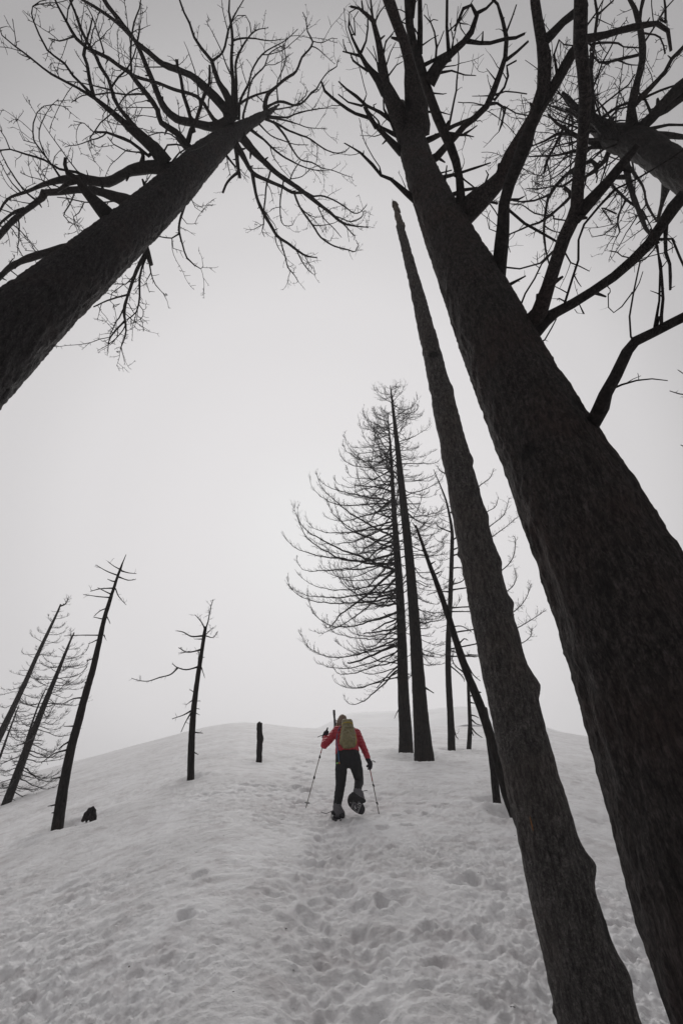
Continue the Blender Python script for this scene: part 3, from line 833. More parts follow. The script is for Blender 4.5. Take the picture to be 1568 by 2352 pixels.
# ------------------------------------------------------------------ the big tree on the right, just beside the camera
RIGHT_TRUNK = [(2100, 2900, 620), (1770, 2250, 500), (1628, 1870, 440), (1485, 1500, 368), (1333, 1176, 277), (1190, 892, 197), (1096, 687, 152), (1008, 496, 98), (971, 409, 77), (953, 352, 67), (938, 300, 62), (926, 262, 40), (918, 238, 16)]
RIGHT_LIMBS = [
 (T5, [(752,1000),(748,850),(745,750),(715,580),(690,420),(655,300),(605,170),(545,0),(520,-70)], [150,150,140,90,74,76,84,78]),
 (T5, [(1070,1560),(1065,1300),(1000,1070),(900,850),(825,640),(770,450),(725,300),(700,180),(690,0),(690,-70)], [66,58,72,72,72,66,62,66]),
 (T5, [(712,130),(730,0),(735,-50)], [34,28]),
 (T5, [(770,400),(775,200),(772,0),(770,-50)], [40,34,28]),
 (T5, [(690,1000),(580,760),(520,620),(497,470),(470,300),(430,150),(370,95),(330,60),(270,45)], [130,95,66,44,32,26,18]),
 (T5, [(520,680),(470,580),(420,520),(380,470),(330,380),(280,280),(250,200),(255,120)], [60,50,36,20,12,6]),
 (T5, [(400,490),(340,410),(280,395),(210,375)], [24,18,9]),
 (T5, [(350,370),(380,300),(392,200),(390,100)], [16,12,8]),
 (T5, [(290,250),(258,160),(262,90),(310,60)], [9,5]),
 (T5, [(300,260),(295,130),(330,80)], [8,4]),
 (T5, [(235,375),(218,320),(217,280)], [9,6]),
 (T5, [(390,520),(290,450),(270,400)], [18,9]),
 (T5, [(500,430),(525,300),(580,240)], [11,6]),
 (T5, [(440,170),(480,90),(520,40)], [11,6]),
 (T5, [(430,150),(412,0),(410,-30)], [13,9]),
 (T5, [(360,100),(345,0)], [14,9]),
 (T5, [(470,520),(450,400),(430,330)], [9,4]),
 (T5, [(530,470),(560,380),(600,310)], [9,4]),
 (T5, [(540,560),(600,480),(650,450)], [9,4]),
 (T5, [(470,470),(430,400),(380,340)], [8,4]),
 (T5, [(840,600),(920,460),(1000,390),(1090,310),(1150,230),(1190,110),(1150,35),(1090,60),(1050,150),(1020,220)], [80,60,48,40,32,26,18,8]),
 (T5, [(1110,300),(1210,315),(1290,312),(1400,280),(1480,270),(1550,235)], [36,28,26,14]),
 (T5, [(1185,100),(1260,60),(1310,0),(1330,-30)], [20,14]),
 (T5, [(1060,150),(1075,210),(1110,260)], [9,6]),
 (T5, [(985,390),(968,200),(970,0),(968,-40)], [26,20,18]),
 (T5, [(1010,370),(1015,300),(990,180)], [9,5]),
 (T5, [(890,450),(900,340),(880,230),(850,160),(800,110)], [16,6]),
 (T5, [(850,160),(875,150),(912,157)], [9,4]),
 (T5, [(780,340),(860,285),(905,260)], [9,3]),
 (T5, [(900,350),(930,290),(960,220)], [9,5]),
 (T5, [(780,490),(880,440),(960,390)], [28,14]),
 (T5, [(1230,310),(1235,230)], [11,7]),
 (T5, [(880,560),(920,530),(1010,512),(1110,545),(1190,552)], [24,14,5]),
 (T5, [(900,530),(960,490),(1040,478),(1092,455)], [12,4]),
 (T5, [(840,680),(940,690),(965,685)], [12,3]),
 (T5, [(780,820),(920,822),(990,840)], [18,12,4]),
 (T5, [(640,1120),(540,1010),(450,920),(400,865),(300,830),(190,760),(80,670),(50,600)], [56,40,30,26,22,9]),
 (T5, [(600,950),(560,880),(480,825),(380,775),(310,705),(240,650),(180,590)], [40,28,24,20,8]),
 (T5, [(350,775),(250,748),(175,690)], [16,7]),
 (T5, [(455,935),(400,840),(370,780)], [32,28]),
 (T5, [(620,1000),(530,955),(470,930)], [34,26]),
 (T5, [(360,755),(385,690)], [9,4]),
 (T5, [(440,800),(435,770),(456,762)], [9,4]),
 (T5, [(560,890),(510,800),(505,730)], [16,9]),
 (T5, [(740,1470),(620,1365),(560,1312),(490,1280),(430,1200),(340,1115),(220,1050)], [46,34,24,18,8]),
 (T5, [(488,1275),(480,1220)], [12,6]),
 (T5, [(358,1135),(365,1100)], [9,4]),
 (T5, [(820,1190),(895,1150),(960,1080),(1030,1010),(1100,925),(1170,870),(1260,780),(1310,670),(1360,540),(1400,420),(1410,280),(1380,150),(1340,30),(1300,-10)], [60,48,48,44,40,34,28,22]),
 (T5, [(800,1040),(920,990),(980,950),(1080,900),(1180,860)], [38,30,26]),
 (T5, [(1270,760),(1250,772),(1150,770)], [8,3]),
 (T5, [(1300,700),(1150,705)], [9,4]),
 (T5, [(1310,700),(1400,668),(1560,680)], [12,9]),
 (T5, [(1320,730),(1390,640),(1415,560),(1405,480),(1475,440)], [16,10]),
 (T5, [(1290,760),(1340,755),(1400,795),(1370,900),(1350,960)], [28,16,6]),
 (T5, [(1370,780),(1345,920)], [9,4]),
 (T5, [(1390,780),(1470,830),(1568,850)], [11,10]),
 (T5, [(1405,440),(1480,380),(1568,300)], [22,14]),
 (T5, [(1405,240),(1450,120),(1482,30)], [11,8]),
 (T5, [(1330,590),(1260,500)], [9,3]),
 (T5, [(980,980),(1060,985),(1110,990),(1168,1005)], [26,18,5]),
 (T5, [(1095,985),(1150,950),(1190,920)], [14,5]),
 (T5, [(900,1310),(1060,1270),(1180,1230),(1300,1190)], [30,22,8]),
 (T5, [(955,1350),(970,1210)], [12,7]),
 (T5, [(920,1270),(1010,1252)], [11,8]),
 (T5, [(980,1440),(1100,1390),(1240,1382),(1300,1420)], [30,22,14]),
 (T5, [(1235,1385),(1270,1280),(1250,1250)], [14,5]),
 (T5, [(1080,1495),(1210,1472),(1340,1490)], [32,16]),
 (T5, [(1090,1570),(1200,1470),(1300,1380),(1380,1290),(1450,1140),(1532,1000),(1612,850),(1672,650),(1682,450),(1662,300),(1632,150),(1612,0),(1610,-60)], [150,105,100,105,105,105,96,84,72,64]),
 (T6, [(470,880),(530,780),(650,590),(760,390),(850,290),(1000,260),(1200,200),(1380,170),(1460,225),(1480,370)], [50,80,72,62,56,50,40,24]),
 (T6, [(530,320),(600,255),(690,160),(780,90),(860,20)], [60,58,52]),
 (T6, [(650,570),(625,400),(660,290),(690,322),(760,330)], [16,9]),
 (T7, [(205,830),(225,700),(245,450),(250,300),(290,150),(350,0),(405,-150),(440,-260),(490,-380),(530,-520)], [100,84,82,84,92,98,80,56]),
 (T7, [(440,1190),(520,1080),(580,900),(640,700),(690,550),(760,400),(790,300),(800,150),(820,-50),(835,-250),(850,-500),(840,-700),(820,-900),(820,-1100),(818,-1260)], [120,96,92,96,98,84,84,92,96,98]),
 (T7, [(770,400),(900,260),(1020,130),(1110,25),(1190,-70),(1240,-140)], [80,74,66,50]),
 (T7, [(470,1220),(560,1140),(640,1090),(760,1030),(900,940),(1060,830),(1200,710),(1320,590),(1420,440),(1500,320),(1590,220)], [110,80,72,74,80,92,96]),
 (T7, [(910,1900),(1000,1690),(1070,1560),(1150,1380),(1210,1300),(1350,1230),(1480,1165),(1640,1085)], [110,92,86,78,72,72]),
 (T7, [(1180,1265),(1165,1120),(1190,950),(1240,720)], [13,9]),
 (T7, [(1360,1195),(1390,1000),(1395,780),(1380,600)], [16,14]),
 (T7, [(1440,440),(1440,650),(1470,730),(1470,910)], [32,22]),
 (T7, [(1390,555),(1490,550),(1550,680),(1590,760)], [26,16]),
 (T7, [(1195,940),(1120,1040),(1070,1075),(1030,1040),(1020,950)], [9,3]),
 (T7, [(700,1020),(760,830),(800,700),(800,550),(850,430),(960,300),(1070,180)], [16,14,18]),
 (T7, [(770,820),(800,870),(825,905)], [9,4]),
 (T7, [(700,650),(740,730),(800,760),(870,792)], [12,6]),
 (T7, [(380,1035),(420,940),(490,830),(540,720),(640,610)], [12,11]),
 (T7, [(240,755),(370,770),(520,730),(640,620)], [9,10]),
 (T7, [(290,340),(400,440),(500,500),(600,560),(650,590)], [24,15]),
 (T7, [(300,885),(410,830)], [26,9]),
 (T7, [(555,1285),(610,1190),(645,1130)], [9,7]),
 (T7, [(845,1100),(790,1090),(770,1060)], [5,4]),
 (T7, [(190,495),(145,480),(125,410),(150,350)], [6,3]),
 (T7, [(300,265),(360,260),(405,232)], [20,6]),
]
R_ref = ref_at(1333, 1176, 2.6)
R_axis = Axis((1333, 1176), (945, 330), R_ref)
rp, rr = trunk_points(R_axis, RIGHT_TRUNK)
rp, rr = to_the_ground(rp, rr)
RT = Tree('burnt_tree', 'thickest charred trunk at the right edge with heavy bare limbs reaching over the snag', (rp[0][0], rp[0][1], float(ground(rp[0][0], rp[0][1]))), group='large charred trees towering overhead')
RT.bark = M_BIG
RT.axis = R_axis
RT.trunk(rp, rr, M_BIG, 180, 0.024, 0.017, 9, RIGHT_TRUNK)
rgR = random.Random(23)
TW_R = dict(dens=4.0, lo=0.03, hi=0.5, curl=0.45, rmin=0.0032, maxr=0.042, from_t=0.12)
add_limbs(RT, RIGHT_LIMBS, M_LIMB, rgR, TW_R, -0.05, 0.25, 0.3)
TREE_WELLS.append((rp[0][0], rp[0][1], 0.9, 0.2))

# ------------------------------------------------------------------ the tree whose top leans in from the right edge
FAR_TRUNK = [(2900, 1050, 300), (1900, 560, 150), (1700, 460, 118), (1578, 404, 98), (1531, 372, 90), (1484, 339, 88), (1446, 325, 82), (1412, 316, 72), (1386, 304, 50), (1362, 290, 32), (1335, 272, 20), (1300, 250, 8)]
FAR_LIMBS = [
 (T6, [(1030,960),(900,860),(800,800),(680,680)], [120,80,62,28]),
 (T6, [(1000,1050),(870,1030),(760,980),(640,900),(580,840)], [60,44,28,14]),
 (T6, [(1000,1070),(900,1080),(760,1110),(640,1140),(440,1150)], [40,24,16,7]),
 (T6, [(760,980),(640,985),(550,1040),(450,1080)], [26,16,8]),
 (T6, [(700,920),(620,1080),(570,1180),(545,1270)], [22,9]),
 (T6, [(690,940),(660,1050),(690,1120),(780,1170)], [9,8]),
 (T6, [(990,1180),(940,1230),(860,1290),(830,1340)], [34,24,20]),
 (T6, [(900,1180),(780,1230),(690,1300),(630,1370),(580,1450),(550,1600),(545,1750),(570,1850),(585,1930)], [30,22,20,16,14,9]),
 (T6, [(800,1090),(720,1120),(640,1220),(560,1290),(440,1270),(380,1290)], [12,6,3]),
 (T6, [(800,1150),(690,1250),(590,1320),(490,1335)], [11,3]),
 (T6, [(750,1130),(600,1230),(520,1285)], [8,3]),
 (T6, [(780,1290),(690,1365),(620,1365),(490,1385),(420,1382)], [18,10,5]),
 (T6, [(600,1420),(480,1470),(380,1480),(320,1470)], [14,10]),
 (T6, [(740,1440),(560,1600),(430,1660),(290,1720)], [20,12,9]),
 (T6, [(620,1580),(480,1560),(380,1500),(310,1500)], [12,5]),
 (T6, [(620,1600),(700,1612),(740,1614)], [12,9]),
 (T6, [(1190,960),(1190,800),(1230,600),(1270,430),(1250,200),(1210,60),(1165,-20)], [84,58,52,56,36,32]),
 (T6, [(1190,780),(1310,660),(1440,520),(1485,430),(1590,320)], [42,30,26]),
 (T6, [(1240,680),(1290,730),(1340,860)], [16,20]),
 (T6, [(1280,715),(1400,660),(1520,620)], [18,11]),
 (T6, [(900,840),(1000,750),(1090,680),(1170,620),(1220,540)], [12,9]),
 (T6, [(950,880),(1080,790),(1180,760)], [18,15]),
 (T6, [(1010,890),(1090,800),(1170,780)], [13,10]),
 (T6, [(1020,900),(1110,882),(1160,882)], [12,6]),
 (T6, [(910,830),(900,600),(890,430)], [30,18]),
 (T6, [(890,380),(950,460),(1080,440),(1240,400)], [16,22]),
 (T6, [(900,325),(1090,318),(1130,345),(1240,350)], [16,9]),
 (T6, [(900,500),(920,250),(940,110),(920,-10)], [16,20,13]),
 (T6, [(940,110),(1060,0)], [13,10]),
 (T6, [(950,140),(1050,190)], [9,4]),
 (T6, [(1245,170),(1260,50),(1272,-20)], [22,16]),
 (T6, [(1255,240),(1400,280),(1440,400)], [16,12]),
 (T6, [(1270,330),(1350,210),(1440,60),(1500,-10)], [10,7]),
 (T6, [(1440,170),(1440,60),(1430,-10)], [16,12]),
 (T6, [(1280,960),(1380,930),(1460,912),(1600,915)], [30,20,16]),
 (T6, [(1300,1010),(1440,990),(1600,1005)], [60,36]),
 (T6, [(1240,950),(1340,860),(1440,740),(1530,650),(1600,600)], [60,62,80,90]),
 (T6, [(1350,840),(1450,790),(1600,690)], [50,56]),
 (T7, [(1110,-140),(1140,-40),(1180,170),(1240,330),(1290,470),(1335,515)], [80,46,38,30]),
 (T7, [(1160,10),(1270,160),(1300,290),(1370,420)], [30,20,16]),
 (T7, [(1030,120),(1150,260),(1270,350),(1290,410)], [26,20,12]),
 (T7, [(1150,260),(1090,390),(1100,500),(1080,540),(990,520)], [14,9,4]),
 (T7, [(970,320),(1040,420),(1040,450)], [9,4]),
 (T7, [(1090,430),(980,520),(900,535),(875,480)], [8,3]),
 (T7, [(1460,110),(1410,300),(1380,420)], [70,30,20]),
 (T6, [(960,1180),(920,1230),(940,1300),(930,1340)], [14,8]),
]
Fr_ref = ref_at(1531, 372, 5.2)
Fr_axis = Axis((1700, 460), (1412, 305), Fr_ref)
fp, fr = trunk_points(Fr_axis, FAR_TRUNK)
fp, fr = to_the_ground(fp, fr)
FT = Tree('burnt_tree', 'charred tree top entering from the upper right edge, tangled with fine branches', (fp[0][0], fp[0][1], float(ground(fp[0][0], fp[0][1]))), group='large charred trees towering overhead')
FT.bark = M_LEFT
FT.axis = Fr_axis
FT.trunk(fp, fr, M_LIMB, 80, 0.05, 0.016, 15, FAR_TRUNK)
rgF = random.Random(31)
TW_F = dict(dens=7.5, lo=0.04, hi=0.8, curl=0.35, rmin=0.0055, maxr=0.05, from_t=0.1)
add_limbs(FT, FAR_LIMBS, M_LIMB, rgF, TW_F, -0.1, 0.2, 0.9)
for _ in range(34):                                   # tangle of thin limbs round its top
    x0, y0 = rgF.choice([(1446, 325), (1412, 316), (1386, 304), (1362, 290), (1335, 272), (1310, 256)])
    a = rgF.uniform(1.2, 5.2); ln = rgF.uniform(60, 200); b = rgF.uniform(-.7, .7); w0 = rgF.uniform(3.5, 8)
    pp = [(x0, y0, w0)]
    for k in range(1, 6):
        t = k / 5; aa = a + b * t + rgF.uniform(-.2, .2)
        pp.append((pp[-1][0] + math.cos(aa) * ln / 5, pp[-1][1] + math.sin(aa) * ln / 5, w0 * (1 - .75 * t)))
    FT.limb(pp, rgF.uniform(-.1, .3), M_LIMB, TW_F, rgF, sides=6, step=0.1, wob=0.018, sec=0.5)

# ------------------------------------------------------------------ tall limbless snag with a broken pale top
SNAG = [(1420, 2520, 215), (1379, 2352, 184), (1350, 2243, 168), (1318, 2164, 156), (1297, 2081, 148), (1273, 1995, 140), (1245, 1895, 132), (1224, 1811, 126), (1194, 1685, 113), (1170, 1600, 110),
        (1150, 1500, 104), (1130, 1405, 93), (1114, 1335, 87), (1096, 1260, 83), (1076, 1178, 76), (1058, 1100, 71), (1036, 1000, 63), (1024, 950, 56), (1006, 880, 48), (988, 810, 39), (972, 740, 33), (958, 675, 29),
        (942, 613, 24), (929, 557, 20), (920, 520, 18.5)]
_y = np.array([q[1] for q in SNAG]); _cx = np.polyfit(_y, [q[0] for q in SNAG], 4); _cw = np.polyfit(_y, [q[2] for q in SNAG], 4)
SNAG = [(float(np.polyval(_cx, y)), float(y), float(np.polyval(_cw, y))) for y in _y]
sg = hit_ground(1405, 2460)
S_axis = Axis((1379, 2352), (935, 585), sg)
sp, sr = trunk_points(S_axis, SNAG)
sp, sr = to_the_ground(sp, sr)
ST = Tree('dead_snag', 'tall slim grey-black snag without limbs, knobbly bark and a pale splintered broken top', (sg[0], sg[1], float(ground(sg[0], sg[1]))))
ST.axis = S_axis
def knob(x, y, r, h):
    return (S_axis.at(x, y) * 1.0, None, r, h)
kn = []
rgS = random.Random(7)
for (x, y, r, h) in [(1230, 1572, .055, .05), (1343, 1988, .045, .05), (1430, 2235, .05, .028), (1176, 1385, .04, .022), (1113, 1185, .05, .025), (1145, 1290, .05, .022), (1080, 1055, .05, .018), (1035, 895, .06, .02)]:
    q = S_axis.at(x, y)
    i = int(np.argmin(np.linalg.norm(sp - q, axis=1)))
    c = S_axis.p + S_axis.d * np.dot(q - S_axis.p, S_axis.d)
    kn.append((q, None, r * 1.4, h))
for _ in range(46):                                 # old branch scars
    t = rgS.uniform(0.05, 0.95); i = t * (len(sp) - 1); j = min(int(i), len(sp) - 2)
    c = sp[j] * (1 - i + j) + sp[j + 1] * (i - j); rd = sr[j]
    a = rgS.uniform(0, 6.28)
    kn.append((c + rd * np.array([math.cos(a), math.sin(a), 0]), None, rgS.uniform(.018, .034), rgS.uniform(-.014, .022)))
ST.trunk(sp, sr, M_SNAG, 120, 0.020, 0.012, 4, None, kn)
# splintered top
tp = [S_axis.at(x, y) for x, y in [(921, 524), (917, 508), (912, 490), (908, 474), (905, 463)]]
tr = [rad_from_px(921, 520, w, 0.2, 1, np.linalg.norm(tp[0] - CP)) for w in (18, 17, 13.5, 10, 5)]
v, f = trunk_mesh(np.array(tp), np.array(tr), 28, 0.02, 0.02, 55)
top = mesh_obj('broken_top', v, f, M_PALE, ST.o, ST.base)
top['label'] = 'pale splintered wood where the trunk snapped'
g = Geo()
for k in range(9):
    a = rgS.uniform(0, 6.28); q = tp[rgS.choice([1, 2, 3])] + tr[1] * 0.7 * np.array([math.cos(a), math.sin(a), 0])
    g.tube([q, q + S_axis.d * rgS.uniform(.08, .2) + np.array([rgS.gauss(0, .02), rgS.gauss(0, .02), 0])], [0.022, 0.003], 4)
g.build('splinters', M_PALE, top, ST.base)
g = Geo()
q = S_axis.at(1220, 1893); q = q + norm(CP - q) * (rad_from_px(1245, 1895, 130, -.25, -1, np.linalg.norm(q - CP)) * 0.97)
g.tube([q + S_axis.d * .04, q, q - S_axis.d * .035], [.002, .004, .002], 4)
st = g.build('bark_sliver', simple('fresh_orange_wood', (0.42, 0.18, 0.05), 0.7, .2), ST.o, ST.base)
TREE_WELLS.append((sg[0], sg[1], 0.45, 0.12))

# ------------------------------------------------------------------ burnt conifers with upswept branches
def grid(cx, cy, sc, pts):
    return [(cx + p[0] * sc, cy + p[1] * sc, (p[2] * sc if len(p) > 2 else 0)) for p in pts]
def straight_tree(name, label, px, mat, group=None, base_px=None, sides=14, amp=0.006, seed=0, cat='tree', base=None, step=0.12):
    """trunk px from base to top; stands where its base meets the snow"""
    b = hit_ground(*(base_px or px[0][:2])) if base is None else base
    ax = Axis(px[0][:2], px[-1][:2], b)
    p, r = trunk_points(ax, px)
    p, r = to_the_ground(p, r, flare=1.1, sink=0.25)
    T = Tree(name, label, b, cat, group)
    T.axis = ax; T.pts = p; T.rad = r
    T.trunk(p, r, mat, sides, step, amp, seed, px)
    TREE_WELLS.append((b[0], b[1], max(0.28, r[0] * 2.0), 0.16))
    return T

def conifer_branches(T, rg, n, env, z_frac, az0, az_spread, twig, one_mesh=False, top_up=0.5, rscale=1.0, mat=M_TWIG, curl=1.0, name='branch', minlen=0.15, tl=(0.16, 0.42), tdens=13):
    """env: list of (height fraction, reach in metres). az in radians, 0 = to the picture's right, pi = left."""
    P, Q = T.pts, T.rad
    seg = np.linalg.norm(np.diff(P, axis=0), axis=1); L = np.concatenate([[0], np.cumsum(seg)])
    G = Geo() if one_mesh else None
    for i in range(n):
        u = z_frac[0] + (z_frac[1] - z_frac[0]) * (i + rg.random()) / n
        s = u * L[-1]
        j = min(max(int(np.searchsorted(L, s)), 1), len(P) - 1); f = (s - L[j - 1]) / (seg[j - 1] + 1e-9)
        p = P[j - 1] * (1 - f) + P[j] * f; rt = Q[j - 1] * (1 - f) + Q[j] * f
        reach = np.interp(u, [e[0] for e in env], [e[1] for e in env]) * (rg.uniform(0.72, 1.12) if rg.random() < .72 else rg.uniform(.3, .8))
        if reach < 0.05: continue
        snapped = rg.random() < .14
        az = az0 + rg.uniform(-1, 1) * az_spread
        up0 = math.radians(-14 + 30 * max(0, u - 0.4) / 0.6 * top_up * 2 + rg.uniform(-16, 12))
        up1 = up0 + math.radians(rg.uniform(60, 130)) * curl; ex = rg.uniform(2.2, 4.4)
        m = max(6, int(reach / 0.12))
        pts = [p + np.array([math.cos(az), math.sin(az), 0]) * rt * 0.5]
        a = az; bend = rg.uniform(-.9, .9)
        for k in range(m):
            t = (k + .5) / m
            e = up0 + (up1 - up0) * t ** ex + rg.gauss(0, .12)
            a += bend / m + rg.gauss(0, .09)
            pts.append(pts[-1] + np.array([math.cos(a) * math.cos(e), math.sin(a) * math.cos(e), math.sin(e)]) * reach * 1.22 / m)
        pts = np.array(pts)
        if snapped: pts = pts[:max(4, int(len(pts) * rg.uniform(.2, .5)))]; m = len(pts) - 1
        r0 = (0.008 + 0.0085 * reach) * rscale * rg.uniform(.75, 1.15)
        rr = np.linspace(r0, r0 * .6 if snapped else 0.0045 * rscale, len(pts))
        g = G or Geo()
        g.tube(pts, rr, 5)
        # twigs stand along the upper side of the outer two thirds and sweep upward
        LL = np.concatenate([[0], np.cumsum(np.linalg.norm(np.diff(pts, axis=0), axis=1))])
        for _ in range(int(LL[-1] * tdens * (0.35 if snapped else rg.uniform(.55, 1.2)))):
            t = 0.22 + 0.78 * rg.random()
            jj = min(max(int(t * m), 1), m)
            q = pts[jj]; tn = norm(pts[jj] - pts[jj - 1])
            side = norm(np.cross(tn, UP) + 1e-6) * rg.choice((-1, 1))
            ln = rg.uniform(*tl) * (1.1 - 0.55 * t) * min(1.0, 0.35 + reach * .5)
            d = norm(tn * rg.uniform(.6, 1.3) + side * rg.uniform(.1, .9) + UP * rg.uniform(-.3, .3))
            tw = [q]; k2 = 4 if ln > .2 else 3
            for k in range(k2):
                d = norm(d + UP * 0.17 + np.array([rg.gauss(0, .16), rg.gauss(0, .16), rg.gauss(0, .1)]))
                tw.append(tw[-1] + d * ln / k2)
            tw = np.array(tw)
            g.tube(tw, np.linspace(0.0046, 0.0026, len(tw)) * rscale, 3, cap=False)
            for _ in range(int(ln * twig)):
                kk = rg.randint(1, len(tw) - 1)
                d2 = norm(norm(tw[kk] - tw[kk - 1]) + np.array([rg.gauss(0, .6), rg.gauss(0, .6), rg.gauss(.15, .5)]))
                g.tube([tw[kk], tw[kk] + d2 * rg.uniform(.03, .10)], [0.003 * rscale, 0.0018 * rscale], 3, cap=False)
        if not one_mesh:
            g.build(name, mat, T.o, T.base)
    if one_mesh:
        q_ = G.build(name, mat, T.o, T.base)
        if name == 'fine_branches': q_['kind'] = 'stuff'

C5 = (627.2, 846.7, 0.4134)
P1 = grid(*C5, [(737,2133,84),(734,2000,72),(722,1800,62),(714,1500,52),(700,1200,44),(682,950,35),(665,700,24),(652,450,14),(642,330,7),(636,240,3)])
P2 = grid(*C5, [(838,2168,114),(825,2000,90),(810,1800,78),(787,1450,62),(768,1200,54),(745,950,48),(712,650,38),(688,420,27),(668,250,17),(657,150,10),(650,95,4)])
t1 = straight_tree('burnt_conifer', 'left, thinner one of the twin burnt conifers, wide branches sweeping left', P1, M_MID, 'tall burnt conifers behind the hiker', sides=28, amp=0.012, seed=3, step=0.06)
t2 = straight_tree('burnt_conifer', 'right, thicker and taller one of the twin burnt conifers beyond the hiker', P2, M_MID, 'tall burnt conifers behind the hiker', sides=32, amp=0.013, seed=5, step=0.06)
rg1 = random.Random(101)
TL = (0.22, 0.62)
conifer_branches(t1, rg1, 83, [(0.12, .8), (0.17, 3.0), (0.24, 4.7), (0.34, 5.2), (0.42, 5.8), (0.52, 5.7), (0.64, 4.7), (0.76, 3.6), (0.86, 2.2), (0.95, 1.5), (1.0, .5)], (0.16, 0.985), math.pi, 1.15, 34, tl=TL, tdens=11, rscale=1.15)
conifer_branches(t1, rg1, 14, [(0.1, .8), (0.3, 1.4), (0.6, 1.3), (0.9, .9), (1, .4)], (0.16, 0.9), 0.0, 1.3, 28, rscale=1.1)
rg2 = random.Random(202)
conifer_branches(t2, rg2, 52, [(0.12, .9), (0.22, 1.9), (0.4, 2.2), (0.6, 2.2), (0.75, 2.1), (0.85, 1.7), (0.93, 1.2), (1.0, .4)], (0.17, 0.99), 0.0, 1.5, 34, tl=TL, rscale=1.15, tdens=11)
conifer_branches(t2, rg2, 42, [(0.15, .9), (0.4, 2.2), (0.6, 2.6), (0.75, 2.4), (0.85, 1.8), (0.93, 1.3), (1.0, .5)], (0.34, 0.99), math.pi, 1.2, 34, tl=TL, rscale=1.15, tdens=11)
conifer_branches(t1, random.Random(111), 85, [(0.15, 1.4), (0.24, 3.2), (0.42, 4.2), (0.6, 3.6), (0.76, 2.7), (0.88, 1.6), (1.0, .6)], (0.18, 0.99), math.pi, 1.5, 34, one_mesh=True, name='fine_branches', tl=(.2, .55), tdens=13, rscale=0.95)
conifer_branches(t2, random.Random(112), 85, [(0.15, 1.1), (0.4, 2.0), (0.7, 2.0), (0.85, 1.7), (0.94, 1.3), (1.0, .6)], (0.2, 0.995), 0.4, 2.2, 34, one_mesh=True, name='fine_branches', tl=(.2, .5), tdens=13, rscale=0.95)
rg_d = random.Random(8)
def stubs(T, lists, rg, mat=M_LIMB, k=(-.1, .1), twig=None, sides=5, wob=0.006):
    for L in lists:
        T.limb(L, rg.uniform(*k), mat, twig, rg, sides=sides, step=0.07, wob=wob)
def gl(C, pts, w0, w1):
    n = len(pts)
    return [(C[0] + p[0] * C[2], C[1] + p[1] * C[2], (w0 + (w1 - w0) * i / max(1, n - 1)) * C[2]) for i, p in enumerate(pts)]
stubs(t1, [gl(C5, [(690,1655),(640,1700),(575,1775)], 10, 5), gl(C5, [(695,1715),(655,1723)], 9, 6), gl(C5, [(697,1895),(685,1915),(672,1945)], 6, 3)], rg_d)
stubs(t2, [gl(C5, [(838,1770),(892,1803)], 10, 6), gl(C5, [(820,1600),(835,1580)], 7, 4)], rg_d)

# thinner conifer half hidden behind the snag
PM = grid(*C5, [(990,2115,44),(985,1950,38),(972,1700,33),(972,1500,30),(982,1300,27),(992,1000,22),(992,900,18),(975,800,13),(955,720,10),(915,620,6),(890,560,3)])
t3 = straight_tree('burnt_conifer', 'slender burnt conifer partly hidden by the snag, branch tips showing past it', PM, M_MID, sides=20, amp=0.008, seed=8)
rg3 = random.Random(303)
TW_M = dict(dens=16, lo=0.05, hi=0.4, curl=0.8, rmin=0.004, maxr=0.05, from_t=0.3)
for L in [[(985,800),(1080,730),(1140,655),(1200,610),(1225,555)], [(985,960),(1100,880),(1180,800),(1230,770),(1250,715)], [(990,1010),(1120,950),(1205,875),(1280,810),(1310,720)],
          [(992,1040),(1120,1000),(1220,930),(1290,880),(1360,820)], [(990,1230),(1150,1200),(1270,1120),(1330,1050),(1345,950),(1330,930)], [(985,1330),(1180,1310),(1300,1235),(1345,1180),(1340,1110)],
          [(980,1470),(1200,1430),(1335,1350),(1400,1280),(1430,1200)], [(975,1560),(1200,1510),(1355,1440),(1440,1390),(1517,1340)], [(975,1600),(1220,1590),(1370,1530),(1425,1490),(1435,1440)], [(985,1350),(1090,1350),(1100,1350)],
          [(975,1565),(1060,1590),(1120,1605)], [(978,1440),(1040,1430),(1100,1460)], [(985,1110),(1040,1105),(1060,1120)], [(985,1240),(910,1240),(850,1260)], [(990,910),(920,880),(900,850)], [(985,1200),(1050,1180),(1080,1120)],
          [(990,600),(930,570),(910,540)], [(970,1640),(1050,1710),(1060,1740)], [(1000,1990),(1015,2045),(1028,2060)]]:
    t3.limb(gl(C5, L, 9, 3), rg3.uniform(-.1, .15), M_TWIG, TW_M, rg3, sides=5, step=0.12, wob=0.01)
conifer_branches(t3, rg3, 22, [(0.2, .5), (0.4, .9), (0.6, 1.1), (0.8, .9), (1, .3)], (0.3, 0.97), math.pi, 1.4, 26)

# small bare pole tree
PS = grid(*C5, [(1086,2113,28),(1092,1990,24),(1088,1880,20),(1083,1780,17),(1080,1700,14),(1078,1660,8)])
t4 = straight_tree('dead_sapling', 'short thin dead tree with stubby side branches between the slender conifer and the snag', PS, M_MID, sides=14, amp=0.005, seed=9)
stubs(t4, [gl(C5, L, 8, 4) for L in [[(1092,1855),(1130,1862),(1165,1872)], [(1098,1925),(1120,1930),(1142,1942)], [(1100,1950),(1130,1975),(1162,1982)], [(1100,1995),(1125,2025),(1160,2050)], [(1090,1820),(1120,1812),(1150,1800)], [(1098,2010),(1112,2040)]]], rg_d,
      twig=dict(dens=5, lo=.03, hi=.12, curl=.2, rmin=.004, maxr=.05))

